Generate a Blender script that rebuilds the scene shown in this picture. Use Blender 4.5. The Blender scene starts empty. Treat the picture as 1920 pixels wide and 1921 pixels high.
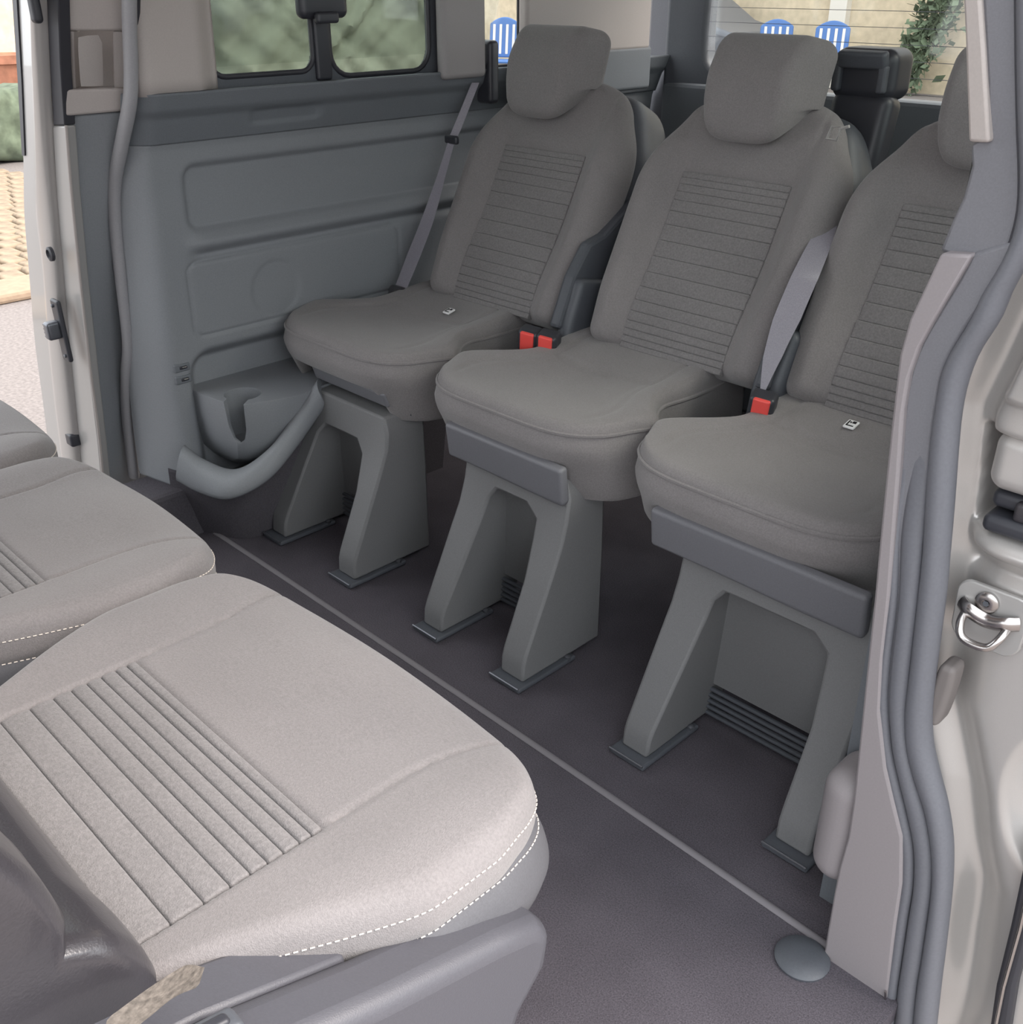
import bpy, bmesh, math, random
import numpy as np
from mathutils import Vector, Matrix
random.seed(7)
SC = bpy.context.scene
COL = SC.collection

# ------------------------------------------------------------------ camera
cam_data = bpy.data.cameras.new('camera')
cam_data.sensor_fit = 'HORIZONTAL'
cam_data.sensor_width = 36.0
cam_data.lens = 36.0
cam_data.clip_start = 0.02
cam = bpy.data.objects.new('camera', cam_data)
COL.objects.link(cam)
cam.location = (0.0, 0.0, 1.08)
cam.rotation_euler = (math.radians(90 - 27.6), 0, math.radians(45.3))
SC.camera = cam

# ------------------------------------------------------------------ world, sun, exposure
world = bpy.data.worlds.new('world')
SC.world = world
world.use_nodes = True
bg = world.node_tree.nodes['Background']
bg.inputs['Color'].default_value = (0.93, 0.965, 1.0, 1)
bg.inputs['Strength'].default_value = 1.45
sun_d = bpy.data.lights.new('sun', 'SUN')
sun_d.energy = 2.9
sun_d.angle = math.radians(40)
sun_d.color = (1.0, 0.90, 0.83)
sun = bpy.data.objects.new('sun', sun_d)
COL.objects.link(sun)
sun.rotation_euler = Vector((0.60, 0.42, 0.74)).to_track_quat('Z', 'Y').to_euler()
SC.view_settings.view_transform = 'Standard'
SC.view_settings.look = 'None'
SC.view_settings.gamma = 1
SC.view_settings.use_curve_mapping = False
SC.view_settings.exposure = 1.02

# ------------------------------------------------------------------ materials
def lin(c):
    c /= 255.0
    return c / 12.92 if c <= 0.04045 else ((c + 0.055) / 1.055) ** 2.4
def rgb(r, g, b): return (lin(r), lin(g), lin(b), 1)

def mat(name, col, rough=0.7, metal=0.0, grain=0.0, gscale=300, bump=0.0, bscale=400, spec=0.5, sheen=0.0, kind='noise', coat=0.0, blot=0.0):
    m = bpy.data.materials.new(name); m.use_nodes = True
    nt = m.node_tree; b = nt.nodes['Principled BSDF']
    b.inputs['Base Color'].default_value = col
    b.inputs['Roughness'].default_value = rough
    b.inputs['Metallic'].default_value = metal
    b.inputs['Specular IOR Level'].default_value = spec
    if sheen: b.inputs['Sheen Weight'].default_value = sheen
    if coat: b.inputs['Coat Weight'].default_value = coat
    tc = nt.nodes.new('ShaderNodeTexCoord')
    if grain or blot:
        n = nt.nodes.new('ShaderNodeTexNoise'); n.inputs['Scale'].default_value = gscale
        n.inputs['Detail'].default_value = 3
        nt.links.new(tc.outputs['Object'], n.inputs['Vector'])
        r = nt.nodes.new('ShaderNodeMapRange')
        r.inputs['From Min'].default_value = 0.3; r.inputs['From Max'].default_value = 0.7
        r.inputs['To Min'].default_value = 1 - grain; r.inputs['To Max'].default_value = 1 + grain
        nt.links.new(n.outputs['Fac'], r.inputs['Value'])
        mx = nt.nodes.new('ShaderNodeVectorMath'); mx.operation = 'SCALE'
        mx.inputs[0].default_value = col[:3]
        nt.links.new(r.outputs['Result'], mx.inputs['Scale'])
        src = mx
        if blot:
            n2 = nt.nodes.new('ShaderNodeTexNoise'); n2.inputs['Scale'].default_value = 9
            nt.links.new(tc.outputs['Object'], n2.inputs['Vector'])
            r2 = nt.nodes.new('ShaderNodeMapRange')
            r2.inputs['From Min'].default_value = 0.3; r2.inputs['From Max'].default_value = 0.7
            r2.inputs['To Min'].default_value = 1 - blot; r2.inputs['To Max'].default_value = 1 + blot
            nt.links.new(n2.outputs['Fac'], r2.inputs['Value'])
            mx2 = nt.nodes.new('ShaderNodeVectorMath'); mx2.operation = 'SCALE'
            nt.links.new(mx.outputs['Vector'], mx2.inputs[0]); nt.links.new(r2.outputs['Result'], mx2.inputs['Scale'])
            src = mx2
        nt.links.new(src.outputs['Vector'], b.inputs['Base Color'])
    if bump:
        if kind == 'weave':
            n = nt.nodes.new('ShaderNodeTexVoronoi')
        else:
            n = nt.nodes.new('ShaderNodeTexNoise')
        n.inputs['Scale'].default_value = bscale
        nt.links.new(tc.outputs['Object'], n.inputs['Vector'])
        bp = nt.nodes.new('ShaderNodeBump'); bp.inputs['Strength'].default_value = bump
        bp.inputs['Distance'].default_value = 0.001
        nt.links.new(n.outputs[0], bp.inputs['Height'])
        nt.links.new(bp.outputs['Normal'], b.inputs['Normal'])
    return m

M = {}  # several dark base colours are raised to imitate a milky veil of haze
M['fabric'] = mat('seat_fabric', rgb(130, 126, 126), 0.95, grain=0.10, gscale=420, bump=0.35, bscale=900, spec=0.15, sheen=0.25, kind='weave', blot=0.04)
M['fabric_insert'] = mat('insert_fabric', rgb(126, 123, 123), 0.95, grain=0.14, gscale=300, bump=0.4, bscale=700, spec=0.15, sheen=0.25, kind='weave', blot=0.05)
M['fabric_side'] = mat('side_cloth', rgb(90, 90, 94), 0.7, grain=0.06, gscale=500, bump=0.2, bscale=900, spec=0.35)
M['vinyl'] = mat('dark_vinyl', rgb(52, 50, 54), 0.30, grain=0.05, bump=0.25, bscale=500, spec=0.8, coat=0.25)
M['plastic'] = mat('grey_plastic', rgb(114, 114, 119), 0.5, grain=0.05, gscale=500, bump=0.2, bscale=900, spec=0.45)
M['plastic_ped'] = mat('pedestal_plastic', rgb(118, 118, 119), 0.52, grain=0.06, gscale=500, bump=0.25, bscale=900, spec=0.45)
M['plastic_dark'] = mat('dark_plastic', rgb(80, 83, 89), 0.5, grain=0.05, bump=0.15, bscale=700)
M['plastic_black'] = mat('black_plastic', rgb(54, 55, 61), 0.4, spec=0.5)
M['panel'] = mat('side_panel_plastic', rgb(134, 137, 141), 0.55, grain=0.05, gscale=400, bump=0.25, bscale=900, spec=0.4)
M['panel_dark'] = mat('side_panel_dark', rgb(108, 112, 117), 0.55, grain=0.05, gscale=400, bump=0.25, bscale=900, spec=0.4)
M['beige'] = mat('beige_trim', rgb(178, 170, 166), 0.55, grain=0.03, gscale=400, bump=0.1, bscale=900, spec=0.35)
M['trim_gray'] = mat('light_grey_trim', rgb(150, 146, 146), 0.6, grain=0.03, gscale=400)
M['carpet'] = mat('carpet', rgb(88, 84, 90), 1.0, grain=0.30, gscale=500, bump=0.8, bscale=700, spec=0.05, blot=0.10)
M['carpet_kick'] = mat('carpet_kick', rgb(88, 85, 90), 1.0, grain=0.2, gscale=500, bump=0.5, bscale=700, spec=0.05)
M['seal_gray'] = mat('grey_door_seal', rgb(150, 149, 152), 0.5, grain=0.04)
M['lower_trim'] = mat('lower_pillar_trim', rgb(138, 132, 134), 0.6, grain=0.03, gscale=400)
M['shield'] = mat('seat_shield_plastic', rgb(80, 80, 86), 0.42, grain=0.05, gscale=500, bump=0.2, bscale=900, spec=0.5)
M['ridge'] = mat('ridge_thread', rgb(122, 118, 122), 0.9)
M['rubber'] = mat('rubber', rgb(104, 105, 111), 0.45, grain=0.05, spec=0.4)
M['rubber_black'] = mat('black_rubber', rgb(52, 52, 58), 0.5)
M['silver'] = mat('silver_paint', rgb(188, 184, 181), 0.30, metal=0.35, grain=0.03, gscale=1500, spec=0.5, coat=0.6)
M['silver_shade'] = mat('silver_paint_flat', rgb(170, 168, 166), 0.4, metal=0.3, coat=0.4)
M['metal'] = mat('steel', rgb(190, 186, 184), 0.22, metal=1.0)
M['metal_dark'] = mat('dull_steel', rgb(120, 122, 128), 0.35, metal=0.7)
M['stitch'] = mat('white_thread', rgb(226, 216, 206), 0.9)
M['red'] = mat('red_button', rgb(236, 84, 78), 0.45)
M['webbing'] = mat('belt_webbing', rgb(150, 147, 156), 0.42, grain=0.12, gscale=600, bump=0.4, bscale=900, spec=0.6)
M['webbing_tan'] = mat('braided_webbing', rgb(104, 97, 90), 0.85, grain=0.35, gscale=220, bump=1.0, bscale=260)
M['white'] = mat('tag_white', rgb(236, 236, 236), 0.5)
M['tag_black'] = mat('tag_black', rgb(28, 28, 32), 0.5)
M['thread_dark'] = mat('dark_thread', rgb(70, 68, 70), 0.9)

def glass(name, tint, gl=0.06):
    m = bpy.data.materials.new(name); m.use_nodes = True
    nt = m.node_tree; nt.nodes.clear()
    o = nt.nodes.new('ShaderNodeOutputMaterial')
    t = nt.nodes.new('ShaderNodeBsdfTransparent'); t.inputs['Color'].default_value = tint
    g = nt.nodes.new('ShaderNodeBsdfGlossy'); g.inputs['Roughness'].default_value = 0.05
    mix = nt.nodes.new('ShaderNodeMixShader')
    f = nt.nodes.new('ShaderNodeLayerWeight')
    p = nt.nodes.new('ShaderNodeMath'); p.operation = 'POWER'; p.inputs[1].default_value = 4.0
    q = nt.nodes.new('ShaderNodeMath'); q.operation = 'MULTIPLY_ADD'; q.inputs[1].default_value = 0.6; q.inputs[2].default_value = 0.035
    nt.links.new(f.outputs['Facing'], p.inputs[0]); nt.links.new(p.outputs[0], q.inputs[0])
    nt.links.new(q.outputs[0], mix.inputs[0]); nt.links.new(t.outputs[0], mix.inputs[1]); nt.links.new(g.outputs[0], mix.inputs[2])
    nt.links.new(mix.outputs[0], o.inputs['Surface'])
    return m
M['glass_tint'] = glass('tinted_glass', (0.68, 0.71, 0.69, 1))
M['glass_rear'] = glass('rear_glass', (0.93, 0.94, 0.93, 1))

# ------------------------------------------------------------------ helpers
def tag(o, label=None, cat=None, group=None, kind=None):
    if label: o['label'] = label
    if cat: o['category'] = cat
    if group: o['group'] = group
    if kind: o['kind'] = kind
    return o

def obj(name, verts, faces, m, parent=None, smooth=True, bevel=0, solid=0, segs=2):
    me = bpy.data.meshes.new(name)
    me.from_pydata([tuple(map(float, v)) for v in verts], [], [tuple(map(int, f)) for f in faces])
    bm = bmesh.new(); bm.from_mesh(me)
    bmesh.ops.recalc_face_normals(bm, faces=bm.faces)
    bm.to_mesh(me); bm.free()
    me.update()
    if smooth:
        me.shade_smooth()
    me.materials.append(m)
    o = bpy.data.objects.new(name, me); COL.objects.link(o)
    if solid:
        s = o.modifiers.new('solid', 'SOLIDIFY'); s.thickness = solid; s.offset = 0
    if bevel:
        b = o.modifiers.new('bevel', 'BEVEL'); b.width = bevel; b.segments = segs; b.limit_method = 'ANGLE'; b.angle_limit = math.radians(35)
    if smooth and not solid:
        me.set_sharp_from_angle(angle=math.radians(50))
    if parent is not None: o.parent = parent
    return o

def empty(name, loc=(0, 0, 0), label=None, cat=None, group=None, kind=None):
    o = bpy.data.objects.new(name, None); COL.objects.link(o)
    o.empty_display_size = 0.05
    o.location = loc
    return tag(o, label, cat, group, kind)

def copy_tree(o, parent=None):
    c = o.copy(); COL.objects.link(c)
    if parent is not None: c.parent = parent
    for ch in list(o.children): copy_tree(ch, c)
    return c

def axis_coords(h, r, n, k=4):
    a = [-(h - r) - r * math.tan(math.radians(45) * (1 - i / k)) for i in range(k)] if r > 0 else []
    mid = list(np.linspace(-(h - r), h - r, n + 1))
    b = [-v for v in reversed(a)]
    return a + mid + b

def rbox(sx, sy, sz, r, n=(8, 8, 3), k=4):
    """closed rounded box centred on the origin"""
    hx, hy, hz = sx / 2, sy / 2, sz / 2
    r = min(r, hx * .999, hy * .999, hz * .999)
    cs = [axis_coords(hx, r, n[0], k), axis_coords(hy, r, n[1], k), axis_coords(hz, r, n[2], k)]
    H = (hx, hy, hz)
    V = []; F = []; idx = {}
    def vid(p):
        key = tuple(round(c, 6) for c in p)
        if key not in idx: idx[key] = len(V); V.append(p)
        return idx[key]
    for ax in range(3):
        u, w = [a for a in range(3) if a != ax]
        for s in (-1, 1):
            g = []
            for a in cs[u]:
                row = []
                for b in cs[w]:
                    p = [0, 0, 0]; p[ax] = s * H[ax]; p[u] = a; p[w] = b
                    row.append(vid(tuple(p)))
                g.append(row)
            for i in range(len(cs[u]) - 1):
                for j in range(len(cs[w]) - 1):
                    F.append((g[i][j], g[i + 1][j], g[i + 1][j + 1], g[i][j + 1]))
    V = np.array(V)
    inner = np.array([hx - r, hy - r, hz - r])
    q = np.clip(V, -inner, inner)
    d = V - q; L = np.linalg.norm(d, axis=1, keepdims=True); L[L == 0] = 1
    V = q + d / L * r
    return V, F

def box(x0, x1, y0, y1, z0, z1):
    V = [(x, y, z) for x in (x0, x1) for y in (y0, y1) for z in (z0, z1)]
    F = [(0, 1, 3, 2), (4, 6, 7, 5), (0, 4, 5, 1), (2, 3, 7, 6), (0, 2, 6, 4), (1, 5, 7, 3)]
    return np.array(V, float), F

def join(parts):
    V = []; F = []; n = 0
    for v, f in parts:
        V.append(np.array(v, float)); F += [tuple(i + n for i in ff) for ff in f]; n += len(v)
    return np.concatenate(V), F

def smooth_path(pts, n=8):
    """Catmull-Rom through 3D points"""
    P = [np.array(p, float) for p in pts]
    P = [2 * P[0] - P[1]] + P + [2 * P[-1] - P[-2]]
    out = []
    for i in range(1, len(P) - 2):
        for t in np.linspace(0, 1, n, endpoint=False):
            a, b, c, d = P[i - 1], P[i], P[i + 1], P[i + 2]
            out.append(0.5 * ((2 * b) + (-a + c) * t + (2 * a - 5 * b + 4 * c - d) * t * t + (-a + 3 * b - 3 * c + d) * t ** 3))
    out.append(P[-2])
    return np.array(out)

def sweep(path, ra, rb, side, n=12, closed=False, cap=True, power=2.0, rs=None):
    """ellipse section swept on a path; side = direction of the ra axis (kept perpendicular to the path)"""
    path = np.array(path, float); N = len(path)
    V = []; F = []
    for i in range(N):
        if closed: t = path[(i + 1) % N] - path[i - 1]
        else: t = path[min(i + 1, N - 1)] - path[max(i - 1, 0)]
        t = t / np.linalg.norm(t)
        s = np.array(side(i / (N - 1)) if callable(side) else side, float)
        s = s - t * s.dot(t); s /= np.linalg.norm(s)
        w = np.cross(t, s)
        k = 1.0 if rs is None else rs(i / (N - 1))
        k1, k2 = (k, k) if np.isscalar(k) else k
        for j in range(n):
            a = 2 * math.pi * j / n
            ca, sa = math.cos(a), math.sin(a)
            ca = math.copysign(abs(ca) ** (2 / power), ca); sa = math.copysign(abs(sa) ** (2 / power), sa)
            V.append(path[i] + s * ra * k1 * ca + w * rb * k2 * sa)
    R = N if closed else N - 1
    for i in range(R):
        for j in range(n):
            a = i * n + j; b = i * n + (j + 1) % n; c = ((i + 1) % N) * n + (j + 1) % n; d = ((i + 1) % N) * n + j
            F.append((a, b, c, d))
    if not closed and cap:
        F.append(tuple(range(n))[::-1]); F.append(tuple((N - 1) * n + j for j in range(n)))
    return np.array(V), F

def strip(L, R, off):
    """thick ribbon between two 3D polylines with equal counts; off = thickness vector"""
    L = np.array(L, float); R = np.array(R, float); o = np.array(off, float); N = len(L)
    V = np.concatenate([L, R, R + o, L + o])
    F = []
    for i in range(N - 1):
        for a, b in ((0, 1), (1, 2), (2, 3), (3, 0)):
            F.append((a * N + i, b * N + i, b * N + i + 1, a * N + i + 1))
    F.append((0, N, 2 * N, 3 * N)); F.append((N - 1, 2 * N - 1, 3 * N - 1, 4 * N - 1))
    return V, F

def prism(poly, off):
    P = np.array(poly, float); o = np.array(off, float); N = len(P)
    V = np.concatenate([P, P + o])
    F = [tuple(range(N)), tuple(range(N, 2 * N))[::-1]]
    F += [(i, (i + 1) % N, N + (i + 1) % N, N + i) for i in range(N)]
    return V, F

def lathe(prof, n=24, c=(0, 0, 0)):
    V = []; F = []
    for (r, z) in prof:
        for j in range(n):
            a = 2 * math.pi * j / n
            V.append((c[0] + r * math.cos(a), c[1] + r * math.sin(a), c[2] + z))
    for i in range(len(prof) - 1):
        for j in range(n):
            F.append((i * n + j, i * n + (j + 1) % n, (i + 1) * n + (j + 1) % n, (i + 1) * n + j))
    F.append(tuple(range(n))[::-1]); F.append(tuple((len(prof) - 1) * n + j for j in range(n)))
    return np.array(V), F

def sstep(a, b, x):
    t = np.clip((x - a) / (b - a), 0, 1); return t * t * (3 - 2 * t)
def gauss(x, w): return np.exp(-(x / w) ** 2)
def rotx(V, a):
    c, s = math.cos(a), math.sin(a); V = np.array(V, float)
    return np.stack([V[:, 0], V[:, 1] * c - V[:, 2] * s, V[:, 1] * s + V[:, 2] * c], 1)
def rrect(y0, y1, z0, z1, r, n=5):
    out = []
    for cy_, cz_, a0 in ((y1 - r, z1 - r, 0), (y0 + r, z1 - r, 90), (y0 + r, z0 + r, 180), (y1 - r, z0 + r, 270)):
        for i in range(n + 1):
            a = math.radians(a0 + 90 * i / n); out.append((cy_ + r * math.cos(a), cz_ + r * math.sin(a)))
    return out
def sd_rrect(y, z, y0, y1, z0, z1, r):
    cy_, cz_ = (y0 + y1) / 2, (z0 + z1) / 2
    qy = np.abs(y - cy_) - (y1 - y0) / 2 + r; qz = np.abs(z - cz_) - (z1 - z0) / 2 + r
    return np.hypot(np.maximum(qy, 0), np.maximum(qz, 0)) + np.minimum(np.maximum(qy, qz), 0) - r

# ================================================================== THE SETTING
# ---- floor
V, F = box(-2.0, -0.25, -1.0, 2.4, -0.03, 0.0)
floor = tag(obj('floor', V, F, M['carpet'], smooth=False), kind='structure')
# carpet edge ridge running across the car under the front of the rear seats
V, F = sweep(smooth_path([(-1.86, 0.922, 0.001), (-1.6, 0.922, 0.001), (-1.0, 0.918, 0.001), (-0.6, 0.912, 0.001), (-0.30, 0.905, 0.001)], 4), 0.006, 0.0035, (0, 1, 0), 8)
obj('floor_ridge', V, F, M['ridge'], floor)
V, F = lathe([(0.033, 0), (0.034, 0.004), (0.030, 0.008), (0.012, 0.010)], 28, (-0.3634,0.8665,0.0000))
obj('floor_cap', V, F, M['plastic_dark'], floor)

# ---- ceiling
V, F = box(-1.95, -0.42, -1.2, 2.45, 1.42, 1.46)
tag(obj('ceiling', V, F, M['beige'], smooth=False), kind='structure')

# ---- far side wall : lower moulded panel as a relief
WX = lambda z: np.interp(z, [0.0, 0.3, 0.72, 0.80, 0.90, 1.2, 1.45], [-1.86, -1.86, -1.85, -1.84, -1.80, -1.78, -1.74])
def relief(name, y0, y1, z0, z1, ny, nz, fn, m, parent=None, hole=None, thick=0.006):
    ys = np.linspace(y0, y1, ny); zs = np.linspace(z0, z1, nz)
    Y, Z = np.meshgrid(ys, zs, indexing='ij')
    X = fn(Y, Z)
    V = np.stack([X.ravel(), Y.ravel(), Z.ravel()], 1)
    F = []
    for i in range(ny - 1):
        for j in range(nz - 1):
            if hole is not None and hole((ys[i] + ys[i + 1]) / 2, (zs[j] + zs[j + 1]) / 2): continue
            a = i * nz + j; F.append((a, a + nz, a + nz + 1, a + 1))
    return obj(name, V, F, m, parent, solid=thick)

def wall_fn(Y, Z):
    X = WX(Z) + 0.0 * Y
    # the rolled front edge of the panel
    e = np.clip((0.900 - Y) / 0.035, 0, 1.6)
    X = X - (0.055 + 0.022 * sstep(0.5, 0.1, Z)) * e * e
    # upper recessed field
    d = sd_rrect(Y, Z, 0.958, 2.3, 0.640, 0.772, 0.03)
    X = X - 0.014 * (1 - sstep(-0.012, 0.004, d))
    # lip under the upper field
    X = X + 0.012 * gauss(Z - 0.622, 0.012) * sstep(0.94, 0.99, Y)
    X = X - 0.008 * gauss(Z - 0.598, 0.010) * sstep(0.94, 0.99, Y)
    # speaker panel joint
    d = sd_rrect(Y, Z, 0.944, 1.47, 0.438, 0.586, 0.022)
    X = X - 0.006 * gauss(d, 0.0025)
    # round speaker field
    rr = np.hypot(Y - 1.14, Z - 0.503)
    X = X - 0.0025 * (1 - sstep(0.055, 0.062, rr)) + 0.0012 * np.sin(Y * 900) * np.sin(Z * 900) * (rr < 0.056)
    # niche round the cup holder
    d = sd_rrect(Y, Z, 0.925, 1.6, 0.10, 0.405, 0.05)
    X = X - 0.035 * (1 - sstep(-0.022, 0.012, d))
    return X
wall = relief('wall_left', 0.850, 2.35, 0.115, 0.812, 300, 190, wall_fn, M['panel'])
tag(wall, kind='structure')
# outer skin behind it
V, F = box(-2.02, -1.99, 0.90, 2.42, -0.25, 0.80)
tag(obj('trim_1', V, F, M['silver'], smooth=False), kind='structure')

V, F = box(-2.0, -1.875, 0.55, 0.935, -0.03, 0.115)
tag(obj('trim_17', V, F, M['carpet_kick'], smooth=False, bevel=0.01), kind='structure')
# dark belt-line trim
def belt_fn(Y, Z):
    X = WX(Z) + 0.006 + 0.010 * sstep(0.855, 0.875, Z)
    e = np.clip((0.905 - Y) / 0.03, 0, 1.3)
    X = X - 0.03 * e * e
    X = X - 0.006 * (1 - sstep(-0.006, 0.004, sd_rrect(Y, Z, 1.10, 1.26, 0.832, 0.862, 0.012)))
    return X
trim_belt = tag(relief('trim_2', 0.862, 2.35, 0.812, 0.900, 200, 30, belt_fn, M['panel_dark']), kind='structure')

# beige pillar trim ahead of the window
ns = 18
def pil_fn(Y, Z):
    X = WX(Z) + 0.012
    e = np.clip((0.90 - Y) / 0.03, 0, 1.3); X = X - 0.03 * e * e
    e2 = sstep(0.985, 1.035, Y); X = X - 0.022 * e2
    return X
tag(relief('trim_3', 0.878, 1.035, 0.896, 1.41, 30, 20, pil_fn, M['beige']), kind='structure')

# ---- far side window: black ceramic frame, two panes, divider, catch
WG = -1.815
win = tag(empty('window_1', (0, 0, 0)), kind='structure')
panes = [(1.025, 1.250, 0.918, 1.40, 0.03), (1.290, 1.545, 0.905, 1.40, 0.045)]
def hole(y, z):
    return any(sd_rrect(y, z, *p) < 0 for p in panes)
relief('window_frame', 1.0, 1.63, 0.86, 1.42, 320, 240, lambda Y, Z: WG + 0 * Y, M['plastic_dark'], win, hole=hole, thick=0.012)
for p in panes:
    pts = rrect(*p)
    path = [(WG + 0.006, y, z) for y, z in pts]
    V, F = sweep(path, 0.004, 0.005, (1, 0, 0), 8, closed=True)
    obj('gasket', V, F, M['rubber_black'], win)
    V, F = prism([(WG - 0.003, y, z) for y, z in rrect(p[0] - .004, p[1] + .004, p[2] - .004, p[3] + .004, p[4])], (0.004, 0, 0))
    obj('pane', V, F, M['glass_tint'], win, smooth=False)
V, F = rbox(0.014, 0.036, 0.52, 0.006, (2, 2, 6)); obj('divider', V + [WG + 0.008, 1.270, 1.16], F, M['plastic_black'], win)
V, F = rbox(0.03, 0.110, 0.065, 0.014, (2, 4, 3)); obj('window_catch', V + [WG + 0.02, 1.268, 1.042], F, M['plastic_black'], win)
V, F = rbox(0.016, 0.05, 0.02, 0.006, (2, 4, 2)); obj('window_catch_grip', V + [WG + 0.043, 1.262, 1.012], F, M['plastic_black'], win)

# C pillar trim, quarter window, D pillar trims
V, F = rbox(0.03, 0.125, 0.56, 0.012, (3, 6, 8)); V[:, 1] += 0.02 * (V[:, 2] < -0.2) * 0
tag(obj('trim_4', V + [-1.785, 1.615, 1.165], F, M['trim_gray']), kind='structure')
win2 = tag(empty('window_2'), kind='structure')
V, F = prism([(-1.80, y, z) for y, z in rrect(1.67, 1.80, 0.90, 1.40, 0.02)], (0.004, 0, 0)); obj('pane', V, F, M['glass_rear'], win2, smooth=False)
V, F = sweep([(-1.795, y, z) for y, z in rrect(1.67, 1.80, 0.90, 1.40, 0.02)], 0.005, 0.006, (1, 0, 0), 8, closed=True); obj('gasket', V, F, M['rubber_black'], win2)
V, F = rbox(0.03, 0.44, 0.50, 0.010, (3, 6, 8)); tag(obj('trim_5', V + [-1.765, 2.0, 1.17], F, M['beige']), kind='structure')
V, F = rbox(0.03, 0.46, 0.10, 0.010, (3, 6, 4)); tag(obj('trim_6', V + [-1.765, 2.0, 0.878], F, M['panel_dark']), kind='structure')

# ---- rear wall: tailgate frame with window
rear = tag(empty('wall_rear'), kind='structure')
GY = 2.38
L = [(-1.8754,2.3600,1.0266), (-1.8676,2.3600,0.9510), (-1.8554,2.3600,0.8869), (-1.8393,2.3600,0.8221), (-1.8133,2.3600,0.7705)]
V, F = strip([(-1.87, 2.36, z) for z in (1.42, 1.1, .9, .7, .0)], [(-1.78, 2.36, z) for z in (1.42, 1.1, .9, .7, .0)], (0, 0.04, 0)); obj('tailgate_seal', V, F, M['rubber'], rear, bevel=0.008)
fl = [(-1.80, 2.34, 1.42), (-1.80, 2.34, 1.1), (-1.80, 2.34, .92), (-1.80, 2.34, .86), (-1.80, 2.34, .80)]
fr = [(-1.69, 2.37, 1.42), (-1.69, 2.37, 1.1), (-1.69, 2.37, .92), (-1.665, 2.37, .87), (-1.61, 2.37, .835)]
V, F = strip(smooth_path(fl, 4), smooth_path(fr, 4), (0, 0.05, 0)); obj('tailgate_frame', V, F, M['plastic_dark'], rear, bevel=0.015, segs=4)
V, F = box(-1.80, -0.45, 2.34, 2.40, 0.0, 0.835); obj('tailgate_panel', V, F, M['panel_dark'], rear, smooth=False, bevel=0.01)
V, F = box(-0.60, -0.45, 2.34, 2.40, 0.83, 1.42); obj('tailgate_frame', V, F, M['plastic_dark'], rear, smooth=False, bevel=0.01)
win3 = tag(empty('window_3'), kind='structure')
V, F = box(-1.70, -0.58, GY, GY + 0.004, 0.80, 1.42); obj('pane', V, F, M['glass_rear'], win3, smooth=False)
for k in range(16):
    z = 0.845 + k * 0.0335
    V, F = box(-1.69, -0.60, GY - 0.0015, GY - 0.0005, z, z + 0.0012)
    obj('heating_wire', V, F, M['metal_dark'], win3, smooth=False)

# ---- near side: inner wall behind the pillar
V, F = box(-0.40, -0.34, 0.97, 2.36, 0.0, 0.84); nw = tag(obj('wall_right', V, F, M['panel_dark'], smooth=False), kind='structure')
V, F = box(-0.44, -0.38, 2.1, 2.36, 0.84, 1.42); obj('pillar_trim', V, F, M['panel_dark'], nw, smooth=False)
win4 = tag(empty('window_4'), kind='structure')
V, F = box(-0.412, -0.408, 1.02, 2.12, 0.84, 1.42); obj('pane', V, F, M['glass_tint'], win4, smooth=False)
# silver body side outside, from the jamb rearwards
V, F = box(-0.20, -0.17, 0.99, 2.42, -0.3, 0.85); tag(obj('trim_7', V, F, M['silver'], smooth=False), kind='structure')

# ================================================================== REAR SEATS
PLEATS_BACK = [.011, .012, .013, .015, .018, .021, .026, .029, .031, .031, .030, .026, .021, .016, .014, .012, .011]

def tilt(V, a, org):
    V = rotx(V, -a)
    return V + np.array(org)

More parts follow.
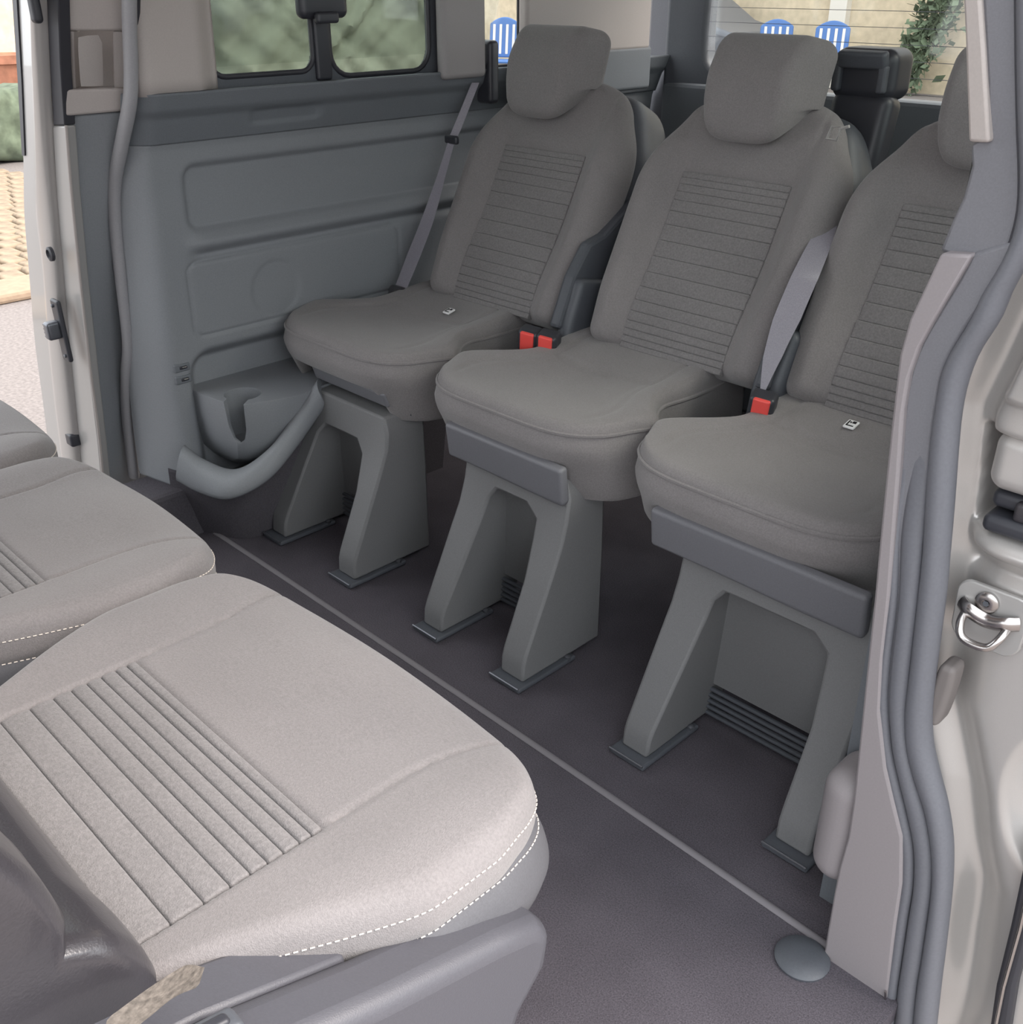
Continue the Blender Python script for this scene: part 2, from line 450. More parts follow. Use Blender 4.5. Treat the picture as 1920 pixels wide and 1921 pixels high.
def rear_seat(cx, ped, label, tagged, variant, bx=0.045, hx=0.0, cxo=-0.036):
    root = empty('rear_seat', (cx, 1.10, 0), label, 'car seat', 'rear bench of three single seats')
    O = np.array([0.0, 0.0, 0.0])
    # --- cushion
    W, D = 0.468, 0.47
    V, F = rbox(W, D, 0.082, 0.022, (56, 56, 4), 5)
    x, y, z = V[:, 0].copy(), V[:, 1].copy() + D / 2, V[:, 2].copy()
    top = sstep(-0.005, 0.030, z)
    fr = 1 - sstep(0.0, 0.13, y)
    x2 = x * (1 - 0.09 * fr ** 2 - 0.30 * sstep(0.10, 0.24, y)) + 0.03 * sstep(0.10, 0.3, y)
    y2 = y + 0.075 * (np.abs(x) / (W / 2)) ** 5 * (1 - sstep(0.0, 0.2, y))
    # gentle bow of the lower edge, deeper skirts at the sides
    side = sstep(0.135, 0.165, np.abs(x)) * sstep(0.02, 0.06, y + 0.02)
    skirt = 0.055 + 0.0 * x
    skirt = np.where(x > 0, 0.060, 0.050)
    z2 = z - (1 - top) * side * skirt * sstep(0.02, -0.03, z)
    # top relief
    bol = sstep(0.13, 0.20, np.abs(x)) * sstep(0.0, 0.2, y)
    z2 += top * (0.010 * bol - 0.012 * np.exp(-(x / 0.15) ** 2) * np.exp(-((y - 0.20) / 0.11) ** 2))
    z2 += top * 0.020 * sstep(0.21, 0.36, y) * (1 - 0.5 * bol)
    z2 -= top * 0.0035 * gauss(y - 0.245 - 0.25 * x * x, 0.005) * (np.abs(x) < 0.17)
    z2 -= top * 0.003 * gauss(np.abs(x) - 0.165 + 0.10 * sstep(0.30, 0.05, y) * 0, 0.005) * sstep(0.03, 0.07, y)
    y2 -= 0.008 * (1 - top) * fr * gauss(z, 0.02)
    V = np.stack([x2 + cxo, y2, z2 + 0.412], 1)
    cush = obj('cushion', V, F, M['fabric'], root)
    # piping round the front edge of the cushion
    def rim(xx, yy):
        f_ = 1 - float(sstep(0.0, 0.13, np.array(yy)))
        return (xx * (1 - 0.09 * f_ ** 2 - 0.30 * float(sstep(0.10, 0.24, np.array(yy)))) + 0.03 * float(sstep(0.10, 0.3, np.array(yy))), yy + 0.075 * (abs(xx) / (W / 2)) ** 5 * (1 - float(sstep(0, .2, np.array(yy)))))
    rr_ = 0.020
    outl = [(-W / 2, yy) for yy in np.linspace(0.40, rr_, 16)] + [(-W / 2 + rr_ * (1 - math.cos(a)), rr_ * (1 - math.sin(a))) for a in np.linspace(0.2, 1.4, 5)]
    outl += [(xx, 0.0) for xx in np.linspace(-W / 2 + rr_, W / 2 - rr_, 26)]
    outl += [(-p[0], p[1]) for p in reversed(outl[:21])]
    path = [(rim(*p)[0] + cxo, rim(*p)[1], 0.436) for p in outl]
    V, F = sweep(smooth_path(path, 3), 0.0034, 0.0034, (0, 0, 1), 6)
    obj('piping', V, F, M['fabric'], root)
    # plastic apron under the front edge
    if variant == 'open':
        V, F = rbox(0.24, 0.014, 0.034, 0.006, (6, 2, 2)); V = rotx(V, 0.3) + [-0.03, 0.030, 0.358]
        obj('apron', V, F, M['plastic'], root)
        for sx in (-0.10, 0.09):
            V, F = box(sx - .006, sx + .006, 0.06, 0.10, 0.31, 0.36); obj('seat_strut', V, F, M['metal_dark'], root, smooth=False)
        V, F = box(-0.15, 0.12, 0.06, 0.30, 0.325, 0.375); obj('seat_pan', V, F, M['plastic_black'], root, smooth=False)
    else:
        x1a = 0.105 if variant == 'plain' else 0.175
        V, F = rbox(0.175 + x1a, 0.020, 0.066, 0.007, (10, 2, 4)); V[:, 2] += -0.012 * sstep(-0.02, -0.05, V[:, 2]) * sstep(-.1, .1, V[:, 0]); V = rotx(V, 0.12) + [(x1a - 0.175) / 2, 0.004, 0.352]
        obj('apron', V, F, M['plastic'], root)
    # --- pedestal : an inverted U with forward-sloping legs
    x0, x1 = ped[0] - cx, ped[1] - cx
    lw = 0.058
    yf = lambda z: float(np.interp(z, [0.0, 0.05, 0.26, 0.37], [-0.095, -0.092, 0.005, 0.022]))
    zt = 0.325 if variant == 'open' else 0.352
    top_h = 0.065
    out = [(x0, 0.012), (x0 + .002, 0.06), (x0 + .006, 0.20), (x0 + .010, zt - 0.03), (x0 + 0.018, zt), ((x0 + x1) / 2, zt), (x1 - 0.016, zt), (x1 - .002, zt - 0.03), (x1, 0.20), (x1, 0.06), (x1, 0.012)]
    inn = [(x0 + lw - .008, 0.012), (x0 + lw - .004, 0.06), (x0 + lw + .008, 0.17), (x0 + lw + 0.018, zt - top_h - 0.022), (x0 + lw + 0.035, zt - top_h), ((x0 + x1) / 2, zt - top_h), (x1 - lw - 0.040, zt - top_h), (x1 - lw - 0.012, zt - top_h - 0.022), (x1 - lw + .002, 0.17), (x1 - lw + .004, 0.06), (x1 - lw + .004, 0.012)]
    def pt(p, back):
        return (p[0], 0.105 if back else yf(p[1]), p[1])
    def dens(L):
        Q = []
        for i in range(len(L) - 1):
            for t in (0, 0.34, 0.67): Q.append((L[i][0] * (1 - t) + L[i + 1][0] * t, L[i][1] * (1 - t) + L[i + 1][1] * t))
        return Q + [L[-1]]
    out, inn = dens(out), dens(inn); N = len(out)
    Vp = [pt(p, 0) for p in out] + [pt(p, 0) for p in inn] + [pt(p, 1) for p in out] + [pt(p, 1) for p in inn]
    Fp = []
    for i in range(N - 1):
        Fp += [(i, i + 1, N + i + 1, N + i), (2 * N + i, 2 * N + i + 1, i + 1, i), (N + i, N + i + 1, 3 * N + i + 1, 3 * N + i), (3 * N + i, 3 * N + i + 1, 2 * N + i + 1, 2 * N + i)]
    Fp += [(0, N, 3 * N, 2 * N), (N - 1, 2 * N - 1, 4 * N - 1, 3 * N - 1)]
    pd = obj('pedestal', Vp, Fp, M['plastic_ped'], root, bevel=0.005, segs=2)
    V, F = box(x0 + lw - .02, x1 - lw + .02, 0.045, 0.055, 0.075, zt - 0.03)
    V = V + 0; V[:, 1] += 0.02 * (V[:, 2] < 0.1)
    obj('back_panel', V, F, M['plastic_ped'], root, smooth=False)
    for k in range(5):
        V, F = rbox(x1 - x0 - 2 * lw + .03, 0.008, 0.006, 0.0025, (4, 1, 1), 2)
        obj('vent_slat', V + [(x0 + x1) / 2, 0.062, 0.066 - 0.012 * k], F, M['plastic_dark'], root)
    for xs, xe in ((x0, x0 + lw - .008), (x1 - lw + .004, x1)):
        V, F = rbox(xe - xs + 0.018, 0.145, 0.010, 0.004, (3, 4, 1), 3)
        fp = obj('foot_plate', V + [(xs + xe) / 2, -0.040, 0.007], F, M['plastic_dark'], root)
        V, F = sweep([(xs - .008, -0.1125, 0.012), (xe + .008, -0.1125, 0.012)], 0.0022, 0.0022, (0, 0, 1), 6)
        obj('plate_edge', V, F, M['metal_dark'], fp)
        V, F = lathe([(0.006, 0), (0.006, 0.006), (0.003, 0.008)], 6, (xe + .004, 0.015, 0.010)); obj('bolt', V, F, M['metal_dark'], fp)

    # --- backrest
    A = math.radians(27)
    org = (bx, 0.392, 0.436)
    BW, BH, BT = 0.425, 0.500, 0.115
    V, F = rbox(BW * 0.98, 0.066, BH, 0.030, (56, 4, 60), 5)
    x, t, u = V[:, 0].copy(), V[:, 1].copy(), V[:, 2].copy() + BH / 2
    nar = sstep(0.30, BH + .03, u)
    x2 = x * (1 - 0.30 * nar ** 1.3) * (1 - 0.05 * (1 - sstep(0, .12, u)))
    front = sstep(0.012, -0.028, t)
    u2 = u - 0.035 * (np.abs(x) / (BW / 2)) ** 3 * sstep(0.35, BH, u)
    b = sstep(0.115, 0.165, np.abs(x)) * sstep(0.44, 0.30, u)
    t2 = t - front * 0.030 * b * (1 - 0.35 * sstep(.17, .21, np.abs(x)))
    rec = sstep(0.117, 0.112, np.abs(x)) * sstep(0.350, 0.346, u) * sstep(-0.02, 0.01, u)
    t2 += front * 0.006 * rec
    t2 -= front * 0.014 * gauss(u - 0.07, 0.09) * sstep(.2, .1, np.abs(x))
    t2 += front * 0.003 * gauss(np.abs(x2) - 0.13 , 0.004) * sstep(0.38, 0.42, u)
    t2 += front * 0.010 * sstep(0.40, 0.50, u)
    V = tilt(np.stack([x2, t2 - 0.0245, u2], 1), A, org)
    obj('backrest', V, F, M['fabric'], root)
    u0 = 0.004
    for i, w in enumerate(PLEATS_BACK):
        V, F = rbox(0.226, 0.014, w * 0.99, 0.0022, (10, 1, 3), 3)
        V[:, 1] += -0.014 * gauss(u0 + w / 2 - 0.07, 0.09) * 1.0
        V += [0, -BT / 2 + 0.0075, u0 + w / 2]
        obj('pleat', tilt(V, A, org), F, M['fabric_insert'], root)
        u0 += w
    # hard back shell and its side
    V, F = rbox(BW * 0.95, 0.125, BH * 0.99, 0.04, (20, 3, 24), 4)
    x, t, u = V[:, 0].copy(), V[:, 1].copy(), V[:, 2].copy() + BH * 1.02 / 2
    nar = sstep(0.30, BH + .03, u)
    x2 = x * (1 - 0.24 * nar ** 1.3); u2 = u - 0.03 * (np.abs(x) / (BW / 2)) ** 3 * sstep(0.35, BH, u)
    V = tilt(np.stack([x2, t + 0.062, u2], 1), A, org)
    obj('back_shell', V, F, M['plastic_dark'], root)
    # --- headrest
    V, F = rbox(0.218, 0.105, 0.185, 0.030, (24, 8, 22), 5)
    x, t, u = V[:, 0].copy(), V[:, 1].copy(), V[:, 2].copy() + 0.0925
    front = sstep(0.05, -0.05, t)
    x2 = x * (1 - 0.20 * front) * (1 - 0.08 * sstep(0.09, 0.0, u)) * (1 + 0.06 * sstep(.08, .185, u))
    u2 = u + 0.028 * (np.abs(x) / .109) ** 4 * sstep(0.08, 0.0, u) + 0.05 * (1 - front) * sstep(0.09, 0.0, u)
    t2 = t - 0.008 * front * gauss(u - 0.10, 0.08) + 0.022 * sstep(.10, .185, u) * front
    V = rotx(np.stack([x2, t2, u2], 1), -math.radians(12)) + np.array([bx + hx, 0.530, 0.812])
    obj('headrest', V, F, M['fabric'], root)
    for sx in (-0.055, 0.055):
        V, F = sweep([(sx, -0.0, 0.42), (sx, -0.0, 0.50)], 0.006, 0.006, (1, 0, 0), 10)
        obj('headrest_post', tilt(V, A, org), F, M['metal_dark'], root)
    # --- recliner covers beside the backrest foot
    for sx, th, h, yo in ((0.236, 0.036, 0.205, 0.0), (-0.236, 0.018, 0.185, 0.01)):
        if variant != 'plain' and sx < 0 and variant == 'open': continue
        V, F = rbox(th, 0.115, h, 0.017, (4, 8, 10), 5)
        V[:, 1] *= 1 - 0.25 * sstep(0.0, h / 2, V[:, 2])
        V = rotx(V, -0.20) + [sx + (bx * .8 if sx > 0 else bx), 0.370 + yo, 0.36 + h / 2]
        obj('recliner_cover', V, F, M['plastic_dark'], root)
    if variant != 'edge':
        # dark bracket that climbs the right edge of the backrest
        poly = [(-0.10, 0.0), (-0.105, 0.10), (-0.09, 0.17), (-0.055, 0.20), (-0.03, 0.24), (0.05, 0.36), (0.09, 0.36), (0.09, 0.0)]
        V, F = prism([(0.200, p[0], p[1]) for p in poly], (0.026, 0, 0))
        obj('side_bracket', tilt(V, A, org), F, M['plastic_dark'], root, smooth=False, bevel=0.007)
    # --- child seat anchorage tag
    if tagged:
        tx, ty, tz = tagged
        V, F = rbox(0.019, 0.021, 0.004, 0.0018, (2, 2, 1), 2)
        V = rotx(V, 0.25) + [tx, ty, tz]
        tg = obj('anchor_tag', V, F, M['white'], root)
        pr = [box(-0.0062, -0.0042, -0.007, 0.007, 0.0021, 0.0026), box(-0.0062, 0.0062, -0.007, -0.005, 0.0021, 0.0026), box(0.0005, 0.0062, 0.0015, 0.007, 0.0021, 0.0026), box(-0.003, -0.0008, 0.001, 0.0045, 0.0021, 0.0026)]
        V, F = join(pr); V = rotx(V, 0.25) + [tx, ty, tz]
        obj('tag_symbol', V, F, M['tag_black'], tg, smooth=False)
    return root

seatA = rear_seat(-1.57, (-1.757, -1.462), 'grey rear seat beside the van side panel, gap under its cushion', (-0.005, 0.275, 0.462), 'open', 0.052, -0.030, -0.068)
seatB = rear_seat(-1.097, (-1.251, -0.990), 'centre grey rear seat, between the other two rear seats', None, 'plain', 0.045, 0.0, -0.058)
seatC = rear_seat(-0.637, (-0.772, -0.440), 'grey rear seat partly hidden by the near door pillar', (-0.035, 0.305, 0.466), 'edge', 0.012, 0.0, -0.050)

# ---- buckles
def buckle(loc, rz, label, w=0.036):
    r = empty('belt_buckle', loc, label, 'buckle', 'red belt buckles between the rear seats')
    V, F = rbox(w + 0.006, 0.034, 0.075, 0.008, (4, 3, 5), 4)
    V = rotx(V, 0.55)
    obj('housing', V, F, M['plastic_black'], r)
    V, F = rbox(w - 0.008, 0.010, 0.040, 0.003, (3, 1, 4), 3)
    V = rotx(V + [0, -0.015, 0.016], 0.55)
    obj('release_button', V, F, M['red'], r)
    r.rotation_euler = (-0.35, 0.12, rz)
    return r
buckle((-1.3183,1.3550,0.4529), 0.35, 'left of the paired red buckles between the first two rear seats')
buckle((-1.2798,1.3650,0.4512), 0.35, 'right of the paired red buckles between the first two rear seats')
buckle((-0.8111,1.3700,0.4552), 0.35, 'single red belt buckle left of the partly hidden rear seat')
# buckle wells
for x0 in (-1.315, -0.825):
    V, F = rbox(0.105, 0.14, 0.10, 0.018, (6, 6, 3), 4)
    tag(obj('buckle_well', V + [x0, 1.42, 0.365], F, M['plastic_black']), 'black plastic well holding the paired red buckles' if x0 < -1 else 'black plastic well holding the single red buckle', 'buckle housing')

# ---- belts
def ribbon(path, widths, dirs, th=0.0014, n=5):
    P = smooth_path(path, n); N = len(P)
    K = len(path)
    w = np.interp(np.linspace(0, K - 1, N), range(K), widths)
    d = np.stack([np.interp(np.linspace(0, K - 1, N), range(K), [q[i] for q in dirs]) for i in range(3)], 1)
    d /= np.linalg.norm(d, axis=1, keepdims=True)
    L = P - d * w[:, None] / 2; R = P + d * w[:, None] / 2
    return strip(L, R, (0, th, th * .5))
bA = empty('seat_belt', (-1.80, 1.66, 0.86), 'grey seat belt hanging beside the seat nearest the side panel', 'seat belt')
off = np.array([1.80, -1.66, -0.86])
V, F = ribbon([(-1.770, 1.640, .875), (-1.7700,1.5843,0.7874), (-1.7700,1.5679,0.7646)], [0.016, 0.018, 0.018], [(0.5, 0.5, 0)] * 3); obj('webbing', V + off, F, M['webbing'], bA)
V, F = ribbon([(-1.7700,1.5679,0.7646), (-1.7750,1.5382,0.6911), (-1.7750,1.4953,0.6051), (-1.7750,1.4530,0.5356), (-1.7750,1.4089,0.4660)], [0.016, 0.022, 0.036, 0.046, 0.046], [(1, .3, 0), (1, .2, 0), (1, 0.1, 0), (1, 0, 0.1), (1, 0, 0.2)]); obj('webbing', V + off, F, M['webbing'], bA)
V, F = rbox(0.040, 0.012, 0.018, 0.005, (3, 1, 2), 3); obj('belt_guide', V + np.array((-1.7700,1.5679,0.7646)) + off, F, M['plastic_black'], bA)
V, F = rbox(0.052, 0.030, 0.045, 0.010, (3, 2, 3), 3); obj('anchor_cover', rotx(V, -0.3) + np.array((-1.7750,1.4016,0.4481)) + off, F, M['vinyl'], bA)
V, F = rbox(0.05, 0.03, 0.13, 0.010, (3, 2, 4), 3); obj('upper_guide', V + np.array((-1.7937,1.7000,0.8927)) + off, F, M['plastic_black'], bA)
bB = empty('seat_belt', (-0.83, 1.5, 0.72), 'light grey seat belt running down to the single red buckle', 'seat belt')
off = np.array([0.83, -1.5, -0.72])
V, F = ribbon([(-0.8719,1.6200,0.7276), (-0.8475,1.5600,0.7053), (-0.8272,1.4800,0.6533), (-0.8268,1.4400,0.5917), (-0.8258,1.4100,0.5365), (-0.8182,1.3750,0.4767)], [0.030, 0.034, 0.045, 0.048, 0.036, 0.004], [(0.5, .6, 0), (0.6, .5, 0), (1, .2, 0.1), (1, .1, 0.2), (1, 0, .3), (1, 0, .3)]); obj('webbing', V + off, F, M['webbing'], bB)
V, F = sweep([np.array((-0.8319,1.5000,0.8616)), np.array((-0.8257,1.5000,0.8790)), np.array((-0.8100,1.5000,0.8811)), np.array((-0.8156,1.5000,0.8609))], 0.0026, 0.0026, (0, 1, 0), 6, closed=True); obj('tongue_loop', V + off, F, M['silver_shade'], bB)
V, F = sweep([np.array((-0.8129,1.5000,0.8771)), np.array((-0.7979,1.5000,0.8822))], 0.0026, 0.0026, (0, 1, 0), 6); obj('tongue', V + off, F, M['silver_shade'], bB)

# ---- belt tower behind the gap of the two right-hand seats
tw = empty('belt_tower', (-0.935, 1.85, 0.0), 'black plastic belt housing standing behind the gap right of the centre seat', 'belt housing')
V, F = rbox(0.118, 0.085, 0.085, 0.022, (8, 5, 6), 5); obj('housing_head', V + [-.004, -0.03, 0.930], F, M['plastic_black'], tw)
V, F = rbox(0.09, 0.02, 0.028, 0.006, (5, 1, 2), 3); obj('head_lip', rotx(V, .3) + [0.0, -0.078, 0.955], F, M['plastic_dark'], tw)
for sx in (-0.045, 0.040):
    V, F = rbox(0.016, 0.016, 0.045, 0.005, (2, 1, 3), 3); obj('head_clip', V + [sx, -0.076, 0.925], F, M['plastic_dark'], tw)
V, F = rbox(0.115, 0.06, 0.55, 0.02, (6, 4, 12), 4); V[:, 1] -= 0.0; obj('column', rotx(V, -0.22) + [0.0, -0.10, 0.63], F, M['plastic_black'], tw)

# ================================================================== MIDDLE ROW
PLEAT_Y = [.03, .065, .10, .133, .165, .196, .224, .247, .265, .281, .296, .3115, .3235, .334]

def middle_seat(cx, hw, ins, label, shield_side=1):
    root = empty('middle_seat', (cx, 0, 0), label, 'car seat', 'middle row facing the rear seats')
    D = 0.54; Z1 = 0.452
    wid = lambda y: hw * (0.72 + 0.28 * sstep(0.14, 0.38, y))
    def plan(x, y):
        k = x / hw
        y2 = y - 0.055 * np.abs(k) ** 5 * sstep(0.30, 0.50, y) + 0.006 * (1 - k * k) * sstep(0.45, .54, y)
        x2 = k * wid(y) * (1 - 0.05 * sstep(0.47, 0.54, y))
        return x2, y2
    nx = 130
    V, F = rbox(2 * hw, D, 0.056, 0.024, (nx, 120, 3), 5)
    x, y, z = V[:, 0].copy(), V[:, 1].copy() + D / 2, V[:, 2].copy()
    top = sstep(-0.005, 0.024, z)
    x2, y2 = plan(x, y)
    ax = np.abs(x2)
    z2 = z.copy()
    z2 -= top * 0.0065 * sstep(ins + .002, ins - .002, ax) * sstep(0.337, 0.332, y2)
    z2 -= top * 0.0032 * gauss(ax - ins - 0.02 * sstep(.42, .54, y2), 0.0028) * sstep(0.33, 0.345, y2)
    z2 -= top * 0.002 * gauss(ax - ins, 0.003) * sstep(0.34, 0.33, y2)
    z2 += top * (0.008 * gauss(ax - (ins + hw) / 2 - .01, 0.05) + 0.004 * sstep(.34, .42, y2) * sstep(ins, 0, ax))
    z2 -= 0.020 * sstep(0.44, 0.56, y2) ** 2
    # the outer edge dips towards the backrest
    z2 -= 0.0 * ax
    V = np.stack([x2, y2, z2 + Z1 - 0.028], 1)
    obj('cushion', V, F, M['fabric'], root)
    for a, b in zip(PLEAT_Y[:-1], PLEAT_Y[1:]):
        V, F = rbox(2 * ins - 0.002, (b - a) * 0.995, 0.012, 0.0026, (8, 3, 1), 4)
        V[:, 2] += 0.0015 * (1 - (V[:, 1] / ((b - a) / 2)) ** 2) * (V[:, 2] > 0)
        obj('pleat', V + [0, (a + b) / 2, Z1 - 0.0068], F, M['fabric_insert'], root)
    V, F = rbox(2 * hw - 0.008, D - 0.004, 0.125, 0.030, (50, 50, 8), 4)
    x, y, z = V[:, 0].copy(), V[:, 1].copy() + D / 2 , V[:, 2].copy()
    x2, y2 = plan(x, y)
    bulge = 0.012 * gauss(z - 0.005, 0.045)
    low = sstep(0.0, -0.06, z)
    x2 = x2 * (1 + bulge / hw - 0.03 * low); y2 = y2 + bulge * sstep(.3, .5, y2) - 0.03 * low * sstep(.3, .5, y2)
    z3 = z - 0.020 * sstep(0.44, 0.56, y2) ** 2
    V = np.stack([x2, y2, z3 + 0.358], 1)
    obj('cushion_side', V, F, M['fabric_side'], root)
    # stitching, two rows of short threads round the edge, laid on the cloth
    from mathutils.bvhtree import BVHTree
    trees = []
    for nm_ in ('cushion', 'cushion_side'):
        o_ = [c_ for c_ in root.children if c_.name.split('.')[0] == nm_][0]
        trees.append(BVHTree.FromPolygons([v.co[:] for v in o_.data.vertices], [tuple(p.vertices) for p in o_.data.polygons]))
    def rim_pts(inset):
        pts = []
        for yy in np.linspace(0.16, 0.52, 40):
            a, b = plan(np.array(hw), np.array(yy)); pts.append((float(a), float(b)))
        for xx in np.linspace(hw * .97, -hw * .97, 60):
            a, b = plan(np.array(xx), np.array(D)); pts.append((float(a), float(b)))
        pts += [(-p[0], p[1]) for p in reversed(pts[:40])]
        P = smooth_path([(p[0], p[1], 0) for p in pts], 3)
        T = np.gradient(P, axis=0); T /= np.linalg.norm(T, axis=1, keepdims=True) + 1e-9
        Nn = np.stack([-T[:, 1], T[:, 0], 0 * T[:, 0]], 1)      # inward (path runs right side, front, left side)
        return P, Nn
    def stitches(nm, row):
        P, Nn = rim_pts(0); out = []; P = P[:int(len(P) * .36)]
        for p, n_ in zip(P, Nn):
            if row == 0:
                q = p - n_ * 0.06
                h = trees[0].ray_cast(Vector((q[0], q[1], 0.436 - 0.018 * float(sstep(.44, .56, p[1])))), Vector(n_))
            else:
                q = p - n_ * 0.06
                h = trees[1].ray_cast(Vector((q[0], q[1], 0.406 - 0.016 * float(sstep(.44, .56, p[1])))), Vector(n_))
            if h[0] is not None: out.append(np.array(h[0]) + np.array(h[1]) * 0.0006)
        P = np.array(out)
        seg = np.linalg.norm(np.diff(P, axis=0), axis=1); keep = np.concatenate([[True], seg > 1e-5]); P = P[keep]
        seg = np.linalg.norm(np.diff(P, axis=0), axis=1); s_ = np.concatenate([[0], np.cumsum(seg)])
        parts = []; q = 0
        while q < s_[-1] - 0.005:
            a = [np.interp(q, s_, P[:, i]) for i in range(3)]; b = [np.interp(q + 0.0036, s_, P[:, i]) for i in range(3)]
            parts.append(sweep([a, b], 0.0007, 0.0007, (0.02, 0.03, 1), 4)); q += 0.0062
        V, F = join(parts)
        tag(obj(nm, V, F, M['stitch'], root), kind='stuff')
    stitches('stitching', 0); stitches('stitching', 1)
    # side shields and base
    for s in (1, -1):
        prof = [(-0.02, 0.500), (0.10, 0.485), (0.17, 0.468), (0.285, 0.425), (0.40, 0.388), (0.445, 0.370), (0.462, 0.348), (0.455, 0.312), (0.425, 0.280), (0.405, 0.23), (0.38, 0.19), (0.2, 0.17), (-0.02, 0.17)]
        xo, xi = (hw + 0.032, hw - 0.025) if s == shield_side else (hw - 0.012, hw - 0.06)
        V, F = prism([(s * (xo), p[0], p[1]) for p in prof], (-s * (xo - xi), 0, 0))
        if s != shield_side:
            V[:, 2] = 0.17 + (V[:, 2] - 0.17) * 0.6
        sh = obj('side_shield', V, F, M['shield'], root, bevel=0.016, segs=4)
        if s == shield_side:
            V, F = prism([(xi * s + .001, p[0], p[1] - .004) for p in prof[:4]] + [(xi * s + .001, 0.285, 0.40), (xi * s + .001, -0.02, 0.40)], (-s * 0.045, 0, 0))
            obj('shield_shelf', V, F, M['shield'], root, bevel=0.004)
            V, F = rbox(0.022, 0.050, 0.012, 0.0055, (3, 6, 1), 4)
            lv = obj('lever', rotx(V, -0.22) + [s * (hw + 0.000), 0.160, 0.475], F, M['plastic_dark'], root)
            V, F = rbox(0.010, 0.036, 0.008, 0.0035, (2, 4, 1), 3)
            obj('lever_slot', rotx(V, -0.22) + [s * (hw + 0.000), 0.160, 0.480], F, M['plastic_black'], lv)
    V, F = rbox(2 * hw - 0.04, 0.40, 0.30, 0.03, (6, 6, 6), 3)
    V[:, 1] += 0.02 * (V[:, 2] / .15)
    obj('seat_base', V + [0, 0.225, 0.15], F, M['plastic_dark'], root)
    # backrest
    A = math.radians(-24)
    CREASE = 0.105
    BW, BH, BT = 2 * (hw * 0.80), 0.60, 0.12
    V, F = rbox(BW, BT, BH, 0.020, (30, 6, 34), 5)
    x, t, u = V[:, 0].copy(), V[:, 1].copy(), V[:, 2].copy() + BH / 2
    fr = sstep(-0.01, 0.05, t)
    x2 = x * (1 - 0.18 * sstep(.35, .6, u))
    t2 = t + fr * (0.006 + 0.004 * sstep(BW / 2 - .10, BW / 2 - .05, np.abs(x)) + 0.012 * np.sin(np.pi * np.clip(u / CREASE, 0, 1)) * (u < CREASE) - 0.012 * gauss(u - CREASE, 0.007) + 0.010 * sstep(CREASE, CREASE + .06, u))
    V = tilt(np.stack([x2, t2, u], 1), A, (0, 0.101, 0.425))
    obj('backrest', V, F, M['vinyl'], root)
    V, F = rbox(0.24, 0.09, 0.19, 0.035, (10, 4, 8), 4)
    obj('headrest', tilt(V + [0, 0, 0.70], A, (0, 0.108, 0.425)), F, M['fabric'], root)
    for sx in (-0.05, 0.05):
        V, F = sweep([(sx, 0, 0.56), (sx, 0, 0.66)], 0.006, 0.006, (1, 0, 0), 10)
        obj('headrest_post', tilt(V, A, (0, 0.108, 0.425)), F, M['metal'], root)
    return root
seatN = middle_seat(-0.727, 0.284, 0.166, 'large light grey seat nearest the camera, its dark backrest cut by the bottom left corner')
seatM = middle_seat(-1.242, 0.228, 0.128, 'narrower light grey seat, the middle one of the three at the lower left', 2)
seatF = middle_seat(-1.745, 0.262, 0.150, 'light grey seat furthest from the camera in the front row, beside the open far door', 2)
# braided pull strap at the lower corner of the nearest backrest
V, F = ribbon([np.array((-0.4550,0.1681,0.5114)) + [.727,0,0], np.array((-0.4500,0.1539,0.5254)) + [.727,0,0], np.array((-0.4480,0.1390,0.5278)) + [.727,0,0], np.array((-0.4480,0.1232,0.5266)) + [.727,0,0], np.array((-0.4500,0.1033,0.5223)) + [.727,0,0]], [0.012, 0.020, 0.024, 0.026, 0.026], [(0, .5, 1)] * 5, 0.003, 6)
obj('pull_strap', V, F, M['webbing_tan'], seatN)

# ================================================================== CUP HOLDER AND WHEEL ARCH TRIM (far side)
ch = empty('cup_holder', (-1.80, 1.0, 0.33), 'grey moulded cup holder with a slotted front, set in the far side panel', 'cup holder')
def resample(pts, n):
    P = smooth_path(pts, 10); s = np.concatenate([[0], np.cumsum(np.linalg.norm(np.diff(P, axis=0), axis=1))])
    q = np.linspace(0, s[-1], n); return np.stack([np.interp(q, s, P[:, i]) for i in range(3)], 1)
def band(Lp, Rp, depth, m, name, parent=None, n=60, sec=16, power=2.0, dvec=(0, 1, 0), grow=0):
    """padded band whose silhouette runs between two polylines"""
    L = resample(Lp, n); R = resample(Rp, n); V = []; F = []
    d = np.array(dvec, float)
    for i in range(n):
        c = (L[i] + R[i]) / 2; h = (R[i] - L[i]) / 2; dk = 1.0 if not grow else float(sstep(0, grow, i / (n - 1)))
        for j in range(sec):
            a = 2 * math.pi * j / sec; ca, sa = math.cos(a), math.sin(a)
            ca = math.copysign(abs(ca) ** (2 / power), ca); sa = math.copysign(abs(sa) ** (2 / power), sa)
            V.append(c + h * ca - d * depth * dk * sa)
    for i in range(n - 1):
        for j in range(sec):
            F.append((i * sec + j, i * sec + (j + 1) % sec, (i + 1) * sec + (j + 1) % sec, (i + 1) * sec + j))
    F.append(tuple(range(sec))); F.append(tuple((n - 1) * sec + j for j in range(sec)))
    return obj(name, V, F, m, parent)

